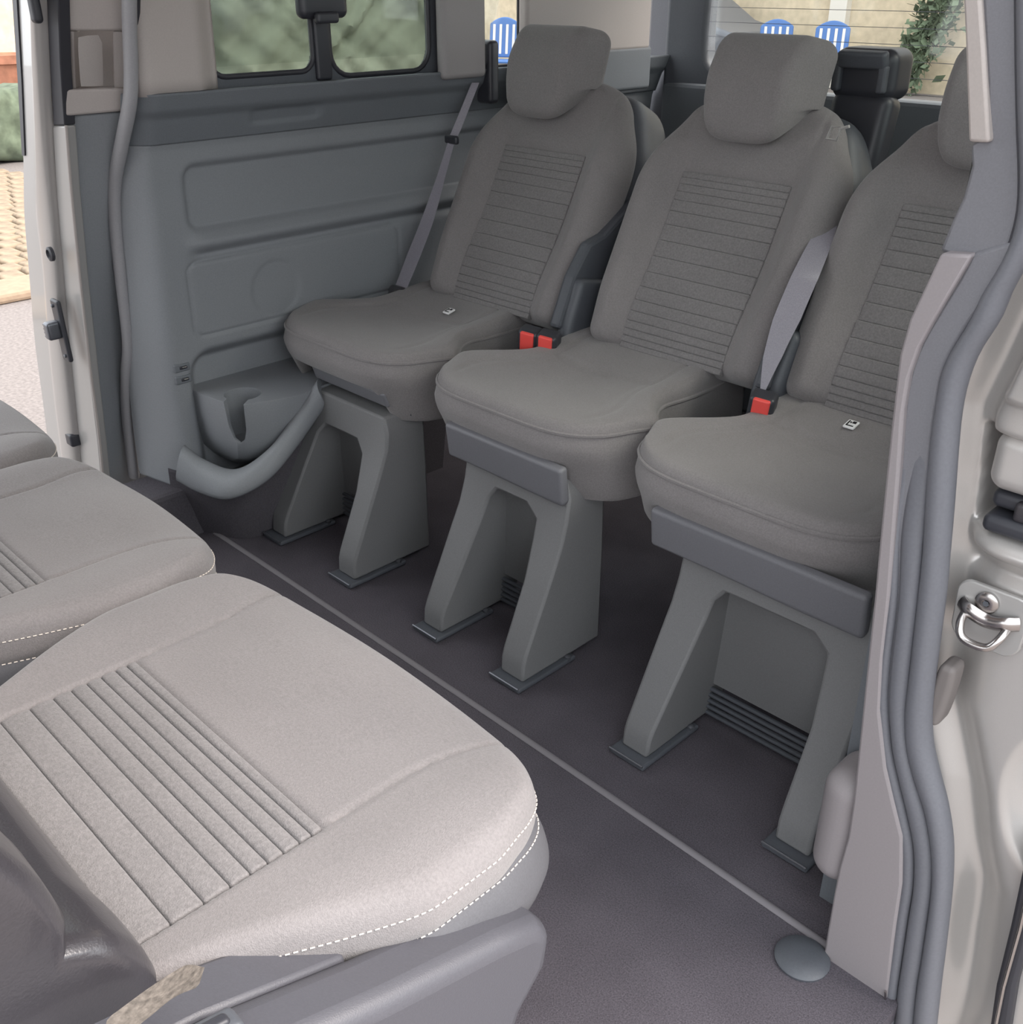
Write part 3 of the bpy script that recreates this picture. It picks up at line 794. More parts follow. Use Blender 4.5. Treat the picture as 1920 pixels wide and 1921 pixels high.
# body: plan outline tapering downwards, with a cup bore and a front slot
cup_c = np.array([-1.772, 0.985]); cup_r = 0.037
plan_top = [(-1.90, 0.925), (-1.835, 0.925), (-1.775, 0.932), (-1.735, 0.940), (-1.715, 0.962), (-1.700, 1.01), (-1.685, 1.06), (-1.70, 1.15), (-1.75, 1.30), (-1.90, 1.32)]
def ring(k, z, sh=0.0):
    c = np.array([-1.875, 1.0])
    out = []
    for p in plan_top:
        q = np.array(p); out.append((c[0] + (q[0] - c[0]) * k, c[1] + (q[1] - c[1]) * (k if q[1] < 1.0 else 1 - (1 - k) * 1.3) , z))
    return out
Vb = []; Fb = []; n = len(plan_top)
levels = [(1.0, 0.33), (1.0, 0.322), (0.97, 0.28), (0.90, 0.235), (0.74, 0.195), (0.5, 0.17)]
bm = bmesh.new()
rings = [[bm.verts.new(p) for p in ring(k, z)] for k, z in levels]
for a, b in zip(rings[:-1], rings[1:]):
    for i in range(n): bm.faces.new((a[i], a[(i + 1) % n], b[(i + 1) % n], b[i]))
bm.faces.new(rings[0]); bm.faces.new(rings[-1][::-1])
bmesh.ops.recalc_face_normals(bm, faces=bm.faces)
me = bpy.data.meshes.new('holder_body'); bm.to_mesh(me); bm.free(); me.materials.append(M['panel'])
hb = bpy.data.objects.new('holder_body', me); COL.objects.link(hb)
def cutter(V, F):
    o = obj('cut', V, F, M['plastic_dark']); return o
V, F = lathe([(cup_r, -0.10), (cup_r, 0.05)], 32, (cup_c[0], cup_c[1], 0.33)); c1 = cutter(V, F)
sd = np.array([0.62, -0.78]); sn = np.array([0.78, 0.62])
def slotp(a, b, z): q = cup_c + sd * a + sn * b; return (q[0], q[1], z)
pz = [(-0.024, 0.36), (-0.019, 0.275), (-0.011, 0.248), (0.0, 0.240), (0.011, 0.248), (0.019, 0.275), (0.024, 0.36)]
V, F = prism([slotp(0, b, z) for b, z in pz], (sd[0] * 0.10, sd[1] * 0.10, 0)); c2 = cutter(V, F)
for i, c in enumerate((c1, c2)):
    md = hb.modifiers.new('cut', 'BOOLEAN'); md.object = c; md.operation = 'DIFFERENCE'; md.solver = 'EXACT'
dg = bpy.context.evaluated_depsgraph_get(); dg.update()
me2 = bpy.data.meshes.new_from_object(hb.evaluated_get(dg)); hb.modifiers.clear(); hb.data = me2
for c in (c1, c2): bpy.data.objects.remove(c)
bv = hb.modifiers.new('bevel', 'BEVEL'); bv.width = 0.004; bv.segments = 3; bv.limit_method = 'ANGLE'
me2.shade_smooth(); me2.set_sharp_from_angle(angle=math.radians(40))
hb.parent = ch; hb.location = (1.80, -1.0, -0.33)

# swooping lip over the wheel arch, carpeted kick panel under it
lipL = [(-1.845, 0.875, 0.225), (-1.80, 0.893, 0.200), (-1.735, 0.925, 0.190), (-1.705, 0.985, 0.225), (-1.70, 1.05, 0.280), (-1.70, 1.12, 0.345)]
lipR = [(-1.870, 0.865, 0.145), (-1.80, 0.880, 0.135), (-1.725, 0.905, 0.140), (-1.690, 0.975, 0.170), (-1.685, 1.05, 0.225), (-1.685, 1.13, 0.295)]
tag(band(lipL, lipR, 0.028, M['panel'], 'trim_8', None, 50, 16, 2.4, (-0.7, 0.7, 0.0)), kind='structure')
kt = [(-1.90, 0.86, 0.155), (-1.83, 0.885, 0.155), (-1.755, 0.915, 0.16), (-1.715, 0.975, 0.20), (-1.71, 1.05, 0.26), (-1.71, 1.2, 0.33), (-1.71, 1.5, 0.33)]
kb = [(-1.93, 0.87, -0.01), (-1.865, 0.915, -0.01), (-1.80, 0.945, -0.01), (-1.775, 0.995, -0.01), (-1.765, 1.06, -0.01), (-1.76, 1.2, -0.01), (-1.76, 1.5, -0.01)]
V, F = strip(resample(kt, 40), resample(kb, 40), (-0.02, 0.01, 0))
tag(obj('trim_9', V, F, M['carpet_kick']), kind='structure')
# power sockets
for k, (px, zz) in enumerate(((0.874, 0.385), (0.884, 0.360))):
    s = empty('power_socket', (-1.86, 0.905, zz), ('upper' if k == 0 else 'lower') + ' of two small sockets stacked on the far side panel', 'socket', 'two sockets on the side panel')
    V, F = rbox(0.014, 0.034, 0.017, 0.003, (1, 3, 2), 3); obj('socket_frame', V, F, M['panel_dark'], s)
    V, F = rbox(0.008, 0.017, 0.007, 0.002, (1, 2, 1), 2); obj('port', V + [0.0045, 0.002, 0], F, M['plastic_black'], s)
    V, F = rbox(0.004, 0.010, 0.002, 0.0008, (1, 1, 1), 2); obj('port_tongue', V + [0.0085, 0.003, 0.0012], F, M['metal'], s)

# ================================================================== FAR DOOR OPENING: seal and open sliding door
sealp = [(-1.6569,0.8750,1.3420), (-1.7647,0.8750,1.0466), (-1.7945,0.8750,0.9492), (-1.8143,0.8720,0.8889), (-1.8591,0.8680,0.8219), (-1.9119,0.8650,0.7440), (-1.9348,0.8620,0.6632), (-1.9482,0.8600,0.5588), (-1.9688,0.8600,0.4240), (-1.9998,0.8580,0.3480), (-2.0366,0.8580,0.2417), (-2.0607,0.8580,0.0936)]
V, F = sweep(smooth_path([(p[0] + .004, p[1] - .008, p[2]) for p in sealp], 8), 0.0155, 0.011, (1, 0, 0), 14)
sl = tag(obj('trim_10', V, F, M['seal_gray']), kind='structure')
V, F = sweep(smooth_path([(p[0] - 0.014, p[1] + 0.012, p[2]) for p in sealp], 8), 0.008, 0.008, (1, 0, 0), 10)
obj('seal_lip', V, F, M['rubber_black'], sl)

door = tag(empty('door_1', (0, 0, 0)), kind='structure')
# lower inner trim (faces the cabin)
V, F = strip([(-1.9102,0.7850,0.8664), (-1.9335,0.7850,0.7604), (-1.9682,0.7850,0.6098), (-2.0146,0.7850,0.4082), (-2.0587,0.7850,0.1571), (-2.0847,0.7850,0.0174)],
             [(-1.8536,0.9000,0.8681), (-1.8951,0.9000,0.7515), (-1.9513,0.9000,0.5932), (-2.0278,0.9000,0.3777), (-2.1097,0.9000,0.1034), (-2.1438,0.9000,-0.0469)], (-0.03, 0.03, 0))
obj('door_trim', V, F, M['panel'], door, bevel=0.006)
# upper beige trim with pull recess, handle
uz = [0.872, 0.905, 1.00, 1.045, 1.30]
def urow(py, a, b): return a, b
V, F = strip([(-1.7310,0.7850,1.3405), (-1.8407,0.7850,1.0468), (-1.8567,0.7850,1.0008)], [(-1.6835,0.9000,1.3473), (-1.7905,0.9000,1.0460), (-1.8072,0.9000,0.9988)], (-0.03, 0.03, 0)); obj('upper_trim', V, F, M['beige'], door, bevel=0.004)
V, F = strip([(-1.8804,0.7800,0.9094), (-1.8903,0.7800,0.8658)], [(-1.8296,0.8950,0.9079), (-1.8427,0.8950,0.8711)], (-0.04, 0.03, 0)); obj('upper_trim', V, F, M['beige'], door, bevel=0.004)
V, F = strip([(-1.8685,0.7900,1.0003), (-1.9045,0.7900,0.9072)], [(-1.8511,0.8050,1.0003), (-1.8850,0.8050,0.9075)], (-0.04, 0.03, 0)); obj('upper_trim', V, F, M['beige'], door, bevel=0.003)
V, F = strip([(-1.8350,0.8650,0.9990), (-1.8682,0.8650,0.9048)], [(-1.8072,0.9000,0.9988), (-1.8402,0.9000,0.9061)], (-0.04, 0.03, 0)); obj('upper_trim', V, F, M['beige'], door, bevel=0.003)
V, F = strip([(-1.9226,0.8300,1.0041), (-1.9646,0.8300,0.8946)], [(-1.8885,0.9100,1.0028), (-1.9308,0.9100,0.8915)], (-0.01, 0.02, 0)); obj('pull_recess', V, F, M['beige'], door)
V, F = strip([(-1.8275,0.8000,0.9916), (-1.8368,0.8000,0.9711), (-1.8491,0.8000,0.9252), (-1.8499,0.8000,0.9143)], [(-1.8304,0.8200,0.9941), (-1.8309,0.8250,0.9809), (-1.8512,0.8250,0.9237), (-1.8560,0.8250,0.9123)], (-0.006, 0.02, 0)); obj('pull_handle', V, F, M['beige'], door, bevel=0.004, segs=3)
# dark seal stripe and grey-blue flange
V, F = strip([(-1.7244,0.7750,1.3387), (-1.8647,0.7750,1.0466), (-1.9011,0.7750,0.9488), (-1.9359,0.7750,0.8475)], [(-1.6936,0.7780,1.3358), (-1.8263,0.7780,1.0470), (-1.8646,0.7780,0.9504), (-1.8950,0.7780,0.8508)], (0, 0.02, 0)); obj('glass_seal', V, F, M['rubber_black'], door, bevel=0.002)
V, F = strip([(-1.9411,0.7750,0.8462), (-1.9835,0.7750,0.7271), (-2.0336,0.7750,0.5586), (-2.0841,0.7750,0.3708), (-2.1342,0.7750,0.1743), (-2.1926,0.7750,-0.0191)], [(-1.8932,0.7780,0.8500), (-1.9253,0.7780,0.7342), (-1.9630,0.7780,0.5712), (-1.9994,0.7780,0.3911), (-2.0341,0.7780,0.2046), (-2.0784,0.7780,0.0223)], (0, 0.02, 0)); obj('door_flange', V, F, M['silver_shade'], door, bevel=0.003)
V, F = sweep(smooth_path([(-1.8838,0.7760,0.8510), (-1.9156,0.7760,0.7357), (-1.9528,0.7760,0.5734), (-1.9889,0.7760,0.3942), (-2.0203,0.7760,0.2096), (-2.0669,0.7760,0.0273)], 4), 0.003, 0.003, (1, 0, 0), 8); obj('flange_edge', V, F, M['beige'], door)
# silver leading edge, a stepped pressing
sL = [(-1.8671,0.7800,1.3541), (-2.0079,0.7800,1.0447), (-2.0623,0.7800,0.9139), (-2.1227,0.7800,0.7780), (-2.1827,0.7800,0.6594), (-2.2236,0.7800,0.5447), (-2.2837,0.7800,0.3692), (-2.3209,0.7800,0.2079), (-2.3594,0.7800,0.0608), (-2.4242,0.7800,-0.1069)]
sM = [(-1.7437,0.7650,1.3397), (-1.8807,0.7650,1.0465), (-1.9370,0.7650,0.9221), (-1.9947,0.7650,0.7929), (-2.0530,0.7650,0.6799), (-2.0774,0.7650,0.5735), (-2.1346,0.7650,0.4073), (-2.1780,0.7650,0.2524), (-2.2107,0.7650,0.1140), (-2.2672,0.7650,-0.0431)]
sR = [(-1.7313,0.7750,1.3395), (-1.8626,0.7750,1.0466), (-1.9118,0.7750,0.9230), (-1.9592,0.7750,0.7956), (-1.9936,0.7750,0.6870), (-2.0227,0.7750,0.5815), (-2.0688,0.7750,0.4203), (-2.1071,0.7750,0.2696), (-2.1418,0.7750,0.1333), (-2.1859,0.7750,-0.0166)]
band(sM, sR, 0.016, M['silver'], 'door_edge', door, 50, 14, 3.0)
V, F = strip(resample(sL, 40), resample(sM, 40), (0, 0.05, 0)); obj('door_edge_outer', V, F, M['silver_shade'], door, bevel=0.006)
V, F = strip([(-1.8594,0.7760,1.3529), (-2.0092,0.7760,1.0448), (-2.0593,0.7760,0.9143), (-2.1156,0.7760,0.7772)], [(-1.8319,0.7740,1.3498), (-1.9855,0.7740,1.0451), (-2.0366,0.7740,0.9157), (-2.0968,0.7740,0.7794)], (0, 0.03, 0)); obj('edge_seal', V, F, M['rubber_black'], door)
# outer skin of the door
low = [p for p in sL if p[2] < 0.84]
V, F = strip(resample([(p[0] - .0, p[1] + .02, p[2]) for p in low], 30), resample([(p[0] - 0.02, p[1] + 1.25, p[2]) for p in low], 30), (-0.01, 0, 0)); obj('door_skin', V, F, M['silver'], door)
hi = [p for p in sL if p[2] > 0.78]
V, F = strip([(p[0] - .012, p[1] + .14, p[2]) for p in hi], [(p[0] - 0.03, p[1] + 1.20, p[2]) for p in hi], (-0.004, 0, 0)); obj('door_window', V, F, M['glass_rear'], door)
# fittings on the edge
c = np.array((-1.9966,0.7500,0.6149)); V, F = lathe([(0.0135, 0), (0.0135, 0.006), (0.009, 0.008), (0.007, 0.004)], 24); V = rotx(V, math.radians(90)) + c; obj('bump_stop', V, F, M['rubber_black'], door)
c = np.array((-1.8551,0.7500,1.0378)); V, F = rbox(0.022, 0.016, 0.05, 0.007, (2, 2, 4), 4); obj('bump_stop', V + c, F, M['rubber_black'], door)
c = np.array((-2.0292,0.7500,0.4573)); V, F = rbox(0.030, 0.010, 0.125, 0.0048, (3, 1, 8), 4); V[:, 0] *= 1.15; V[:, 0] -= V[:, 2] * 0.04; lp = obj('latch_plate', V + c, F, M['plastic_black'], door)
V, F = rbox(0.022, 0.028, 0.036, 0.006, (2, 2, 3), 3); obj('latch_claw', V + c + [-0.004, -0.016, 0.003], F, M['metal_dark'], lp)
for k in range(4):
    V, F = rbox(0.005, 0.012, 0.004, 0.001, (1, 1, 1), 2); obj('latch_tooth', V + c + [-0.017, -0.022, -0.010 + 0.008 * k], F, M['metal_dark'], lp)
for dz in (0.05, -0.05):
    V, F = lathe([(0.0035, 0), (0.0035, 0.003), (0.001, 0.004)], 10); V = rotx(V, math.radians(90)) + c + [-dz * .13, -0.005, dz]; obj('screw', V, F, M['metal_dark'], lp)
c = np.array((-2.1400,0.7700,0.1842)); V, F = rbox(0.03, 0.03, 0.03, 0.006, (2, 2, 2), 3); obj('lower_stop', V + c, F, M['plastic_black'], door)

# ================================================================== NEAR DOOR OPENING: pillar trims, seals, silver jamb
# upper beige strip
V, F = strip([(-0.4688,0.9000,1.3227), (-0.3963,0.9000,1.0637), (-0.3896,0.9000,1.0380), (-0.3698,0.9000,0.9582)], [(-0.4450,0.8950,1.3175), (-0.3801,0.8950,1.0639), (-0.3690,0.8950,1.0261), (-0.3508,0.8950,0.9601)], (0, 0.03, 0))
tag(obj('trim_11', V, F, M['beige'], bevel=0.003), kind='structure')
# dark pillar cover
gL = [(-0.4516,0.9000,1.3196), (-0.3822,0.9000,1.0638), (-0.3664,0.9000,1.0063), (-0.3585,0.9050,0.9638), (-0.3701,0.9050,0.9556), (-0.3659,0.9050,0.9399), (-0.3677,0.9050,0.9135), (-0.3732,0.9050,0.8926), (-0.3788,0.9050,0.8655)]
gR = [(-0.4214,0.9000,1.3142), (-0.3508,0.9000,1.0642), (-0.3356,0.9000,1.0081), (-0.3255,0.9000,0.9694), (-0.3209,0.9000,0.9495), (-0.3175,0.9000,0.9250), (-0.3163,0.9000,0.9009), (-0.3186,0.9000,0.8817), (-0.3249,0.9000,0.8560)]
def lerp_strip(L, R, off, m, name, parent=None, bevel=0.004, n=40, sm=True):
    if sm: L, R = resample(L, n), resample(R, n)
    V, F = strip(L, R, off); return obj(name, V, F, m, parent, bevel=bevel)
pc = tag(lerp_strip(gL, gR, (0, 0.05, 0), M['plastic'], 'trim_12', sm=False), kind='structure')
gL2 = [(-0.3481,0.8980,0.8700), (-0.3539,0.8980,0.8486), (-0.3688,0.8980,0.8073), (-0.3773,0.8980,0.7809), (-0.3816,0.8980,0.7521), (-0.3809,0.8980,0.7177), (-0.3736,0.8980,0.6555), (-0.3681,0.8980,0.6020), (-0.3590,0.8980,0.5183), (-0.3534,0.8980,0.4448), (-0.3489,0.8980,0.3998), (-0.3415,0.8980,0.3651)]
gR2 = [(-0.3146,0.8980,0.8871), (-0.3209,0.8980,0.8457), (-0.3359,0.8980,0.8145), (-0.3458,0.8980,0.7859), (-0.3507,0.8980,0.7641), (-0.3504,0.8980,0.7348), (-0.3479,0.8980,0.6940), (-0.3421,0.8980,0.6431), (-0.3291,0.8980,0.5318), (-0.3210,0.8980,0.4425), (-0.3173,0.8980,0.3983), (-0.3086,0.8980,0.3584)]
lerp_strip(gL2, gR2, (0, 0.05, 0), M['plastic'], 'pillar_cover', pc)
# lower beige trim
bL = [(-0.3709,0.8900,0.8679), (-0.3876,0.8900,0.8050), (-0.3908,0.8900,0.7699), (-0.3887,0.8900,0.7354), (-0.3861,0.8900,0.6978), (-0.3816,0.8900,0.6400), (-0.3757,0.8900,0.5693), (-0.3709,0.8900,0.5165), (-0.3624,0.8900,0.4059), (-0.3550,0.8900,0.3149), (-0.3499,0.8900,0.2503), (-0.3476,0.8900,0.1971), (-0.3504,0.8900,0.1474), (-0.3504,0.8900,0.1086), (-0.3489,0.8900,0.0411), (-0.3475,0.8900,-0.0046)]
bR = [(-0.3439,0.8900,0.8711), (-0.3656,0.8900,0.8097), (-0.3739,0.8900,0.7836), (-0.3782,0.8900,0.7550), (-0.3775,0.8900,0.7209), (-0.3703,0.8900,0.6593), (-0.3648,0.8900,0.6062), (-0.3558,0.8900,0.5233), (-0.3502,0.8900,0.4504), (-0.3422,0.8900,0.3887), (-0.3224,0.8900,0.3201), (-0.3071,0.8900,0.2837), (-0.2889,0.8900,0.2425), (-0.2777,0.8900,0.1794), (-0.2731,0.8900,0.1131), (-0.2606,0.8900,-0.0282)]
V, F = strip(bL, bR, (0.0, 0.03, 0))
tr13 = tag(obj('trim_13', V, F, M['lower_trim'], bevel=0.003), kind='structure')
V, F = rbox(0.02, 0.10, 0.30, 0.008, (2, 4, 6), 3)
# rounded bulge behind the trim
V, F = rbox(0.060, 0.09, 0.165, 0.0298, (4, 5, 8), 6)
obj('trim_bulge', V * [1, 1, 1] + np.array((-0.3735,0.9400,0.1856)) + [0.006, 0.0, 0], F, M['lower_trim'], tr13)
# step carpet under it
V, F = strip([(-0.3456,0.8850,0.0015), (-0.3484,0.8850,-0.0724), (-0.3392,0.8850,-0.1579)], [(-0.2591,0.8850,-0.0220), (-0.2550,0.8850,-0.0374), (-0.2491,0.8850,-0.0661)], (0, 0.03, 0)); obj('kick_carpet', V, F, M['carpet_kick'], tr13)
V, F = sweep([(-0.2655,0.8880,0.0122), (-0.2615,0.8880,-0.0175), (-0.2594,0.8880,-0.0447)], 0.0015, 0.0015, (1, 0, 0), 6); obj('trim_clip', V, F, M['metal'], tr13)
# rubber seal, inner and outer lobes
s1L = [(-0.3819,0.9000,0.7515), (-0.3796,0.9000,0.7110), (-0.3743,0.9000,0.6569), (-0.3726,0.9000,0.5868), (-0.3598,0.9000,0.5171), (-0.3542,0.9000,0.4434), (-0.3497,0.9000,0.3982), (-0.3423,0.9000,0.3635), (-0.3323,0.9000,0.3288), (-0.3195,0.9000,0.2960), (-0.3041,0.9000,0.2604), (-0.2897,0.9000,0.2203), (-0.2808,0.9000,0.1692), (-0.2780,0.9000,0.1157), (-0.2721,0.9000,0.0478), (-0.2679,0.9000,-0.0088), (-0.2575,0.9000,-0.0898)]
s1M = [(-0.3730,0.9000,0.7538), (-0.3700,0.9000,0.7138), (-0.3641,0.9000,0.6604), (-0.3599,0.9000,0.5918), (-0.3491,0.9000,0.5219), (-0.3432,0.9000,0.4490), (-0.3381,0.9000,0.4046), (-0.3306,0.9000,0.3703), (-0.3206,0.9000,0.3360), (-0.3072,0.9000,0.3039), (-0.2920,0.9000,0.2687), (-0.2771,0.9000,0.2295), (-0.2676,0.9000,0.1795), (-0.2639,0.9000,0.1273), (-0.2589,0.9000,0.0595), (-0.2546,0.9000,0.0038), (-0.2445,0.9000,-0.0766)]
s1R = [(-0.3522,0.9000,0.7592), (-0.3508,0.9000,0.7194), (-0.3455,0.9000,0.6666), (-0.3374,0.9000,0.6006), (-0.3293,0.9000,0.5308), (-0.3229,0.9000,0.4593), (-0.3186,0.9000,0.4153), (-0.3132,0.9000,0.3804), (-0.3032,0.9000,0.3467), (-0.2899,0.9000,0.3151), (-0.2715,0.9000,0.2789), (-0.2563,0.9000,0.2352), (-0.2478,0.9000,0.1892), (-0.2433,0.9000,0.1383), (-0.2384,0.9000,0.0777), (-0.2349,0.9000,0.0297), (-0.2244,0.9000,-0.0561)]
seal = tag(band(s1L, s1M, 0.008, M['rubber'], 'trim_14', None, 90, 10, grow=0.33), kind='structure')
band(s1M, s1R, 0.010, M['rubber'], 'seal_lobe', seal, 90, 12, grow=0.33)
s2L = [(-0.4130,0.9050,1.3136), (-0.3463,0.9050,1.0266), (-0.3230,0.9050,0.9350), (-0.3181,0.9050,0.8999), (-0.3215,0.9050,0.8702), (-0.3326,0.9050,0.8374), (-0.3385,0.9050,0.8124), (-0.3485,0.9050,0.7836), (-0.3535,0.9050,0.7616), (-0.3531,0.9050,0.7321), (-0.3506,0.9050,0.6910), (-0.3447,0.9050,0.6397), (-0.3362,0.9050,0.5793), (-0.3316,0.9050,0.5275), (-0.3235,0.9050,0.4375), (-0.3198,0.9050,0.3930), (-0.3110,0.9050,0.3528), (-0.2960,0.9050,0.3185), (-0.2787,0.9050,0.2882), (-0.2657,0.9050,0.2555), (-0.2556,0.9050,0.2200), (-0.2484,0.9050,0.1774), (-0.2419,0.9050,0.0997), (-0.2369,0.9050,0.0307), (-0.2262,0.9050,-0.0630)]
s2R = [(-0.3922,0.9050,1.3099), (-0.3226,0.9050,1.0277), (-0.3005,0.9050,0.9377), (-0.2966,0.9050,0.9031), (-0.3026,0.9050,0.8703), (-0.3099,0.9050,0.8442), (-0.3144,0.9050,0.8176), (-0.3254,0.9050,0.7862), (-0.3300,0.9050,0.7580), (-0.3300,0.9050,0.7276), (-0.3260,0.9050,0.6911), (-0.3192,0.9050,0.6408), (-0.3128,0.9050,0.5889), (-0.3068,0.9050,0.5387), (-0.2999,0.9050,0.4573), (-0.2945,0.9050,0.4073), (-0.2861,0.9050,0.3678), (-0.2695,0.9050,0.3281), (-0.2557,0.9050,0.2977), (-0.2430,0.9050,0.2609), (-0.2355,0.9050,0.2272), (-0.2292,0.9050,0.1876), (-0.2210,0.9050,0.1177), (-0.2140,0.9050,0.0519), (-0.2034,0.9050,-0.0398)]
band(s2L, s2R, 0.016, M['rubber'], 'seal_bulb', seal, 130, 16)
V, F = sweep(resample([(p[0], p[1] - 0.004, p[2]) for p in s2L], 120), 0.0016, 0.0016, (1, 0, 0), 6); obj('seal_groove', V, F, M['rubber_black'], seal)

# silver jamb as a relief facing the front of the car
def jamb_y(X, Z):
    Y = 0.945 + 0 * X
    edge = np.interp(Z, [0.0, .18, .30, .40, .55, .72, .85, 1.1], [-0.205, -.225, -.26, -.30, -.315, -.335, -.31, -.30])
    d = X - edge
    Y = Y + 0.020 * gauss(d - 0.005, 0.022)                          # gutter beside the seal
    # upper proud field
    up = sstep(0.738, 0.752, Z) * sstep(0.018, 0.034, d)
    Y = Y - 0.030 * up
    # shelf line
    Y = Y - 0.018 * sstep(0.700, 0.712, Z) * sstep(0.752, 0.742, Z) * sstep(0.016, 0.03, d)
    # deep roller-track recess
    rc = sstep(0.600, 0.606, Z) * sstep(0.706, 0.698, Z) * sstep(0.005, 0.016, d)
    Y = Y + 0.055 * rc
    # bright ledges below it
    Y = Y - 0.020 * gauss(Z - 0.592 , 0.011) * sstep(0.0, 0.02, d)
    Y = Y + 0.010 * gauss(Z - 0.563, 0.010) * sstep(0.0, 0.02, d)
    # large soft pressing lower down
    dd = np.hypot((X + 0.135) / 0.085, (Z - 0.335) / 0.115)
    Y = Y + 0.022 * sstep(1.05, 0.72, dd)
    dd2 = np.hypot((X + 0.20) / 0.05, (Z - 0.10) / 0.14)
    Y = Y + 0.010 * sstep(1.2, 0.2, dd2)
    return Y
xs = np.linspace(-0.36, -0.05, 120); zs = np.linspace(-0.32, 1.40, 500)
Xg, Zg = np.meshgrid(xs, zs, indexing='ij')
Yg = jamb_y(Xg, Zg)
V = np.stack([Xg.ravel(), Yg.ravel(), Zg.ravel()], 1); nz = len(zs)
F = [(i * nz + j, (i + 1) * nz + j, (i + 1) * nz + j + 1, i * nz + j + 1) for i in range(len(xs) - 1) for j in range(nz - 1)]
jamb = tag(obj('trim_15', V, F, M['silver'], solid=0.003), kind='structure')
# silver cover block in the recess
V, F = rbox(0.14, 0.05, 0.060, 0.016, (10, 4, 5), 6); V[:, 2] -= 0.0 ; obj('track_cover', V + [-0.235, 0.955, 0.680], F, M['silver'], jamb)
tr = tag(empty('sliding_track', (-0.24, 0.97, 0.625)), 'glossy black roller track end under the silver cover block', 'door track')
for dz, dy in ((0.012, 0.0), (-0.010, -0.012)):
    V, F = rbox(0.12, 0.05, 0.018, 0.007, (6, 3, 2), 4); obj('rail', V + [0, dy, dz], F, M['plastic_black'], tr)
V, F = rbox(0.03, 0.03, 0.02, 0.004, (3, 3, 2), 3); obj('roller_block', V + [-0.02, -0.018, 0.008], F, M['vinyl'], tr)

# striker
c = np.array((-0.2705,0.9350,0.5168))
stk = empty('door_striker', tuple(c), 'polished steel door striker loop bolted on the silver jamb', 'striker')
V, F = prism([(a, -0.003, b) for a, b in rrect(-0.036, 0.036, -0.034, 0.034, 0.014)], (0, 0.006, 0)); V[:, 0] *= 1 - 0.12 * sstep(-.01, -.034, V[:, 2]); obj('striker_plate', V, F, M['silver_shade'], stk, bevel=0.0015)
V, F = lathe([(0.0115, 0), (0.0115, 0.002), (0.009, 0.0035), (0.004, 0.0035), (0.0035, 0.001)], 28); V = rotx(V, math.radians(90)) + [-0.005, -0.004, 0.018]; sc = obj('screw', V, F, M['metal'], stk)
V, F = lathe([(0.0032, 0), (0.0032, 0.0006)], 6); V = rotx(V, math.radians(90)) + [-0.005, -0.0072, 0.018]; obj('socket_hole', V, F, M['plastic_dark'], sc)
V, F = sweep(smooth_path([(-0.028, -0.004, 0.008), (-0.018, -0.010, 0.006), (0.0, -0.010, 0.002), (0.018, -0.010, 0.006), (0.028, -0.004, 0.008)], 5), 0.008, 0.005, (0, 0, 1), 10); obj('striker_bridge', V, F, M['metal'], stk)
V, F = sweep(smooth_path([(-0.022, -0.004, 0.004), (-0.020, -0.020, -0.006), (-0.012, -0.025, -0.018), (0.010, -0.025, -0.018), (0.019, -0.020, -0.006), (0.021, -0.004, 0.004)], 6), 0.0042, 0.0042, (0, 0, 1), 12); obj('striker_loop', V, F, M['metal'], stk)
# grey bumper block against the seal
c = np.array((-0.2933,0.9250,0.4205))
V, F = rbox(0.020, 0.03, 0.078, 0.007, (3, 3, 8), 4); V[:, 0] *= 1 - 0.25 * np.abs(V[:, 2] / .039) ** 3; V[:, 0] += 0.06 * V[:, 2]
tag(obj('bump_stop', V + c, F, mat('bumper_rubber', rgb(112, 106, 104), 0.6)), 'small grey rubber bump stop between door seal and silver jamb', 'bump stop')
# dark weatherstrip with a chrome line at the outer edge
wsp = tag(empty('trim_16'), kind='structure')
V, F = strip([(-0.1778,0.9300,0.2711), (-0.1707,0.9300,0.1657), (-0.1664,0.9300,0.0749), (-0.1562,0.9300,-0.0169)], [(-0.1617,0.9300,0.2830), (-0.1518,0.9300,0.1816), (-0.1483,0.9300,0.0916), (-0.1382,0.9300,0.0014)], (0, 0.03, 0)); obj('weatherstrip', V, F, M['rubber_black'], wsp, bevel=0.004)
V, F = sweep([(-0.1647,0.9250,0.2464), (-0.1603,0.9250,0.1786), (-0.1577,0.9250,0.0875), (-0.1504,0.9250,-0.0059)], 0.0022, 0.003, (1, 0, 0), 8); obj('bright_line', V, F, M['metal'], wsp)

# ================================================================== OUTSIDE
gz = -0.55
M['asphalt'] = mat('asphalt', rgb(122, 115, 112), 0.95, grain=0.22, gscale=60, bump=0.5, bscale=90)
M['cobble'] = mat('cobble', rgb(138, 122, 103), 0.9, grain=0.18, gscale=14, blot=0.1)
M['kerb'] = mat('kerb', rgb(150, 130, 110), 0.9, grain=0.12, gscale=20)
M['hedge'] = mat('hedge', rgb(118, 124, 110), 1.0, grain=0.14, gscale=1.2, blot=0.08)
M['hedge_low'] = mat('low_hedge', rgb(98, 108, 90), 1.0, grain=0.3, gscale=8, blot=0.2)
M['render'] = mat('house_render', rgb(206, 190, 164), 0.95, grain=0.08, gscale=3, blot=0.1)
M['white_paint'] = mat('white_paint', rgb(222, 216, 206), 0.7)
M['brickred'] = mat('terracotta', rgb(176, 120, 96), 0.9, grain=0.2, gscale=10)
M['blue'] = mat('blue_plastic', rgb(70, 110, 170), 0.5)
M['ivy'] = mat('ivy', rgb(104, 118, 94), 0.9, grain=0.4, gscale=4)
M['car_dark'] = mat('dark_car_paint', rgb(92, 96, 104), 0.4)
V, F = box(-40, 30, -20, 40, gz - 0.1, gz)
street = tag(obj('street', V, F, M['asphalt'], smooth=False), kind='structure')
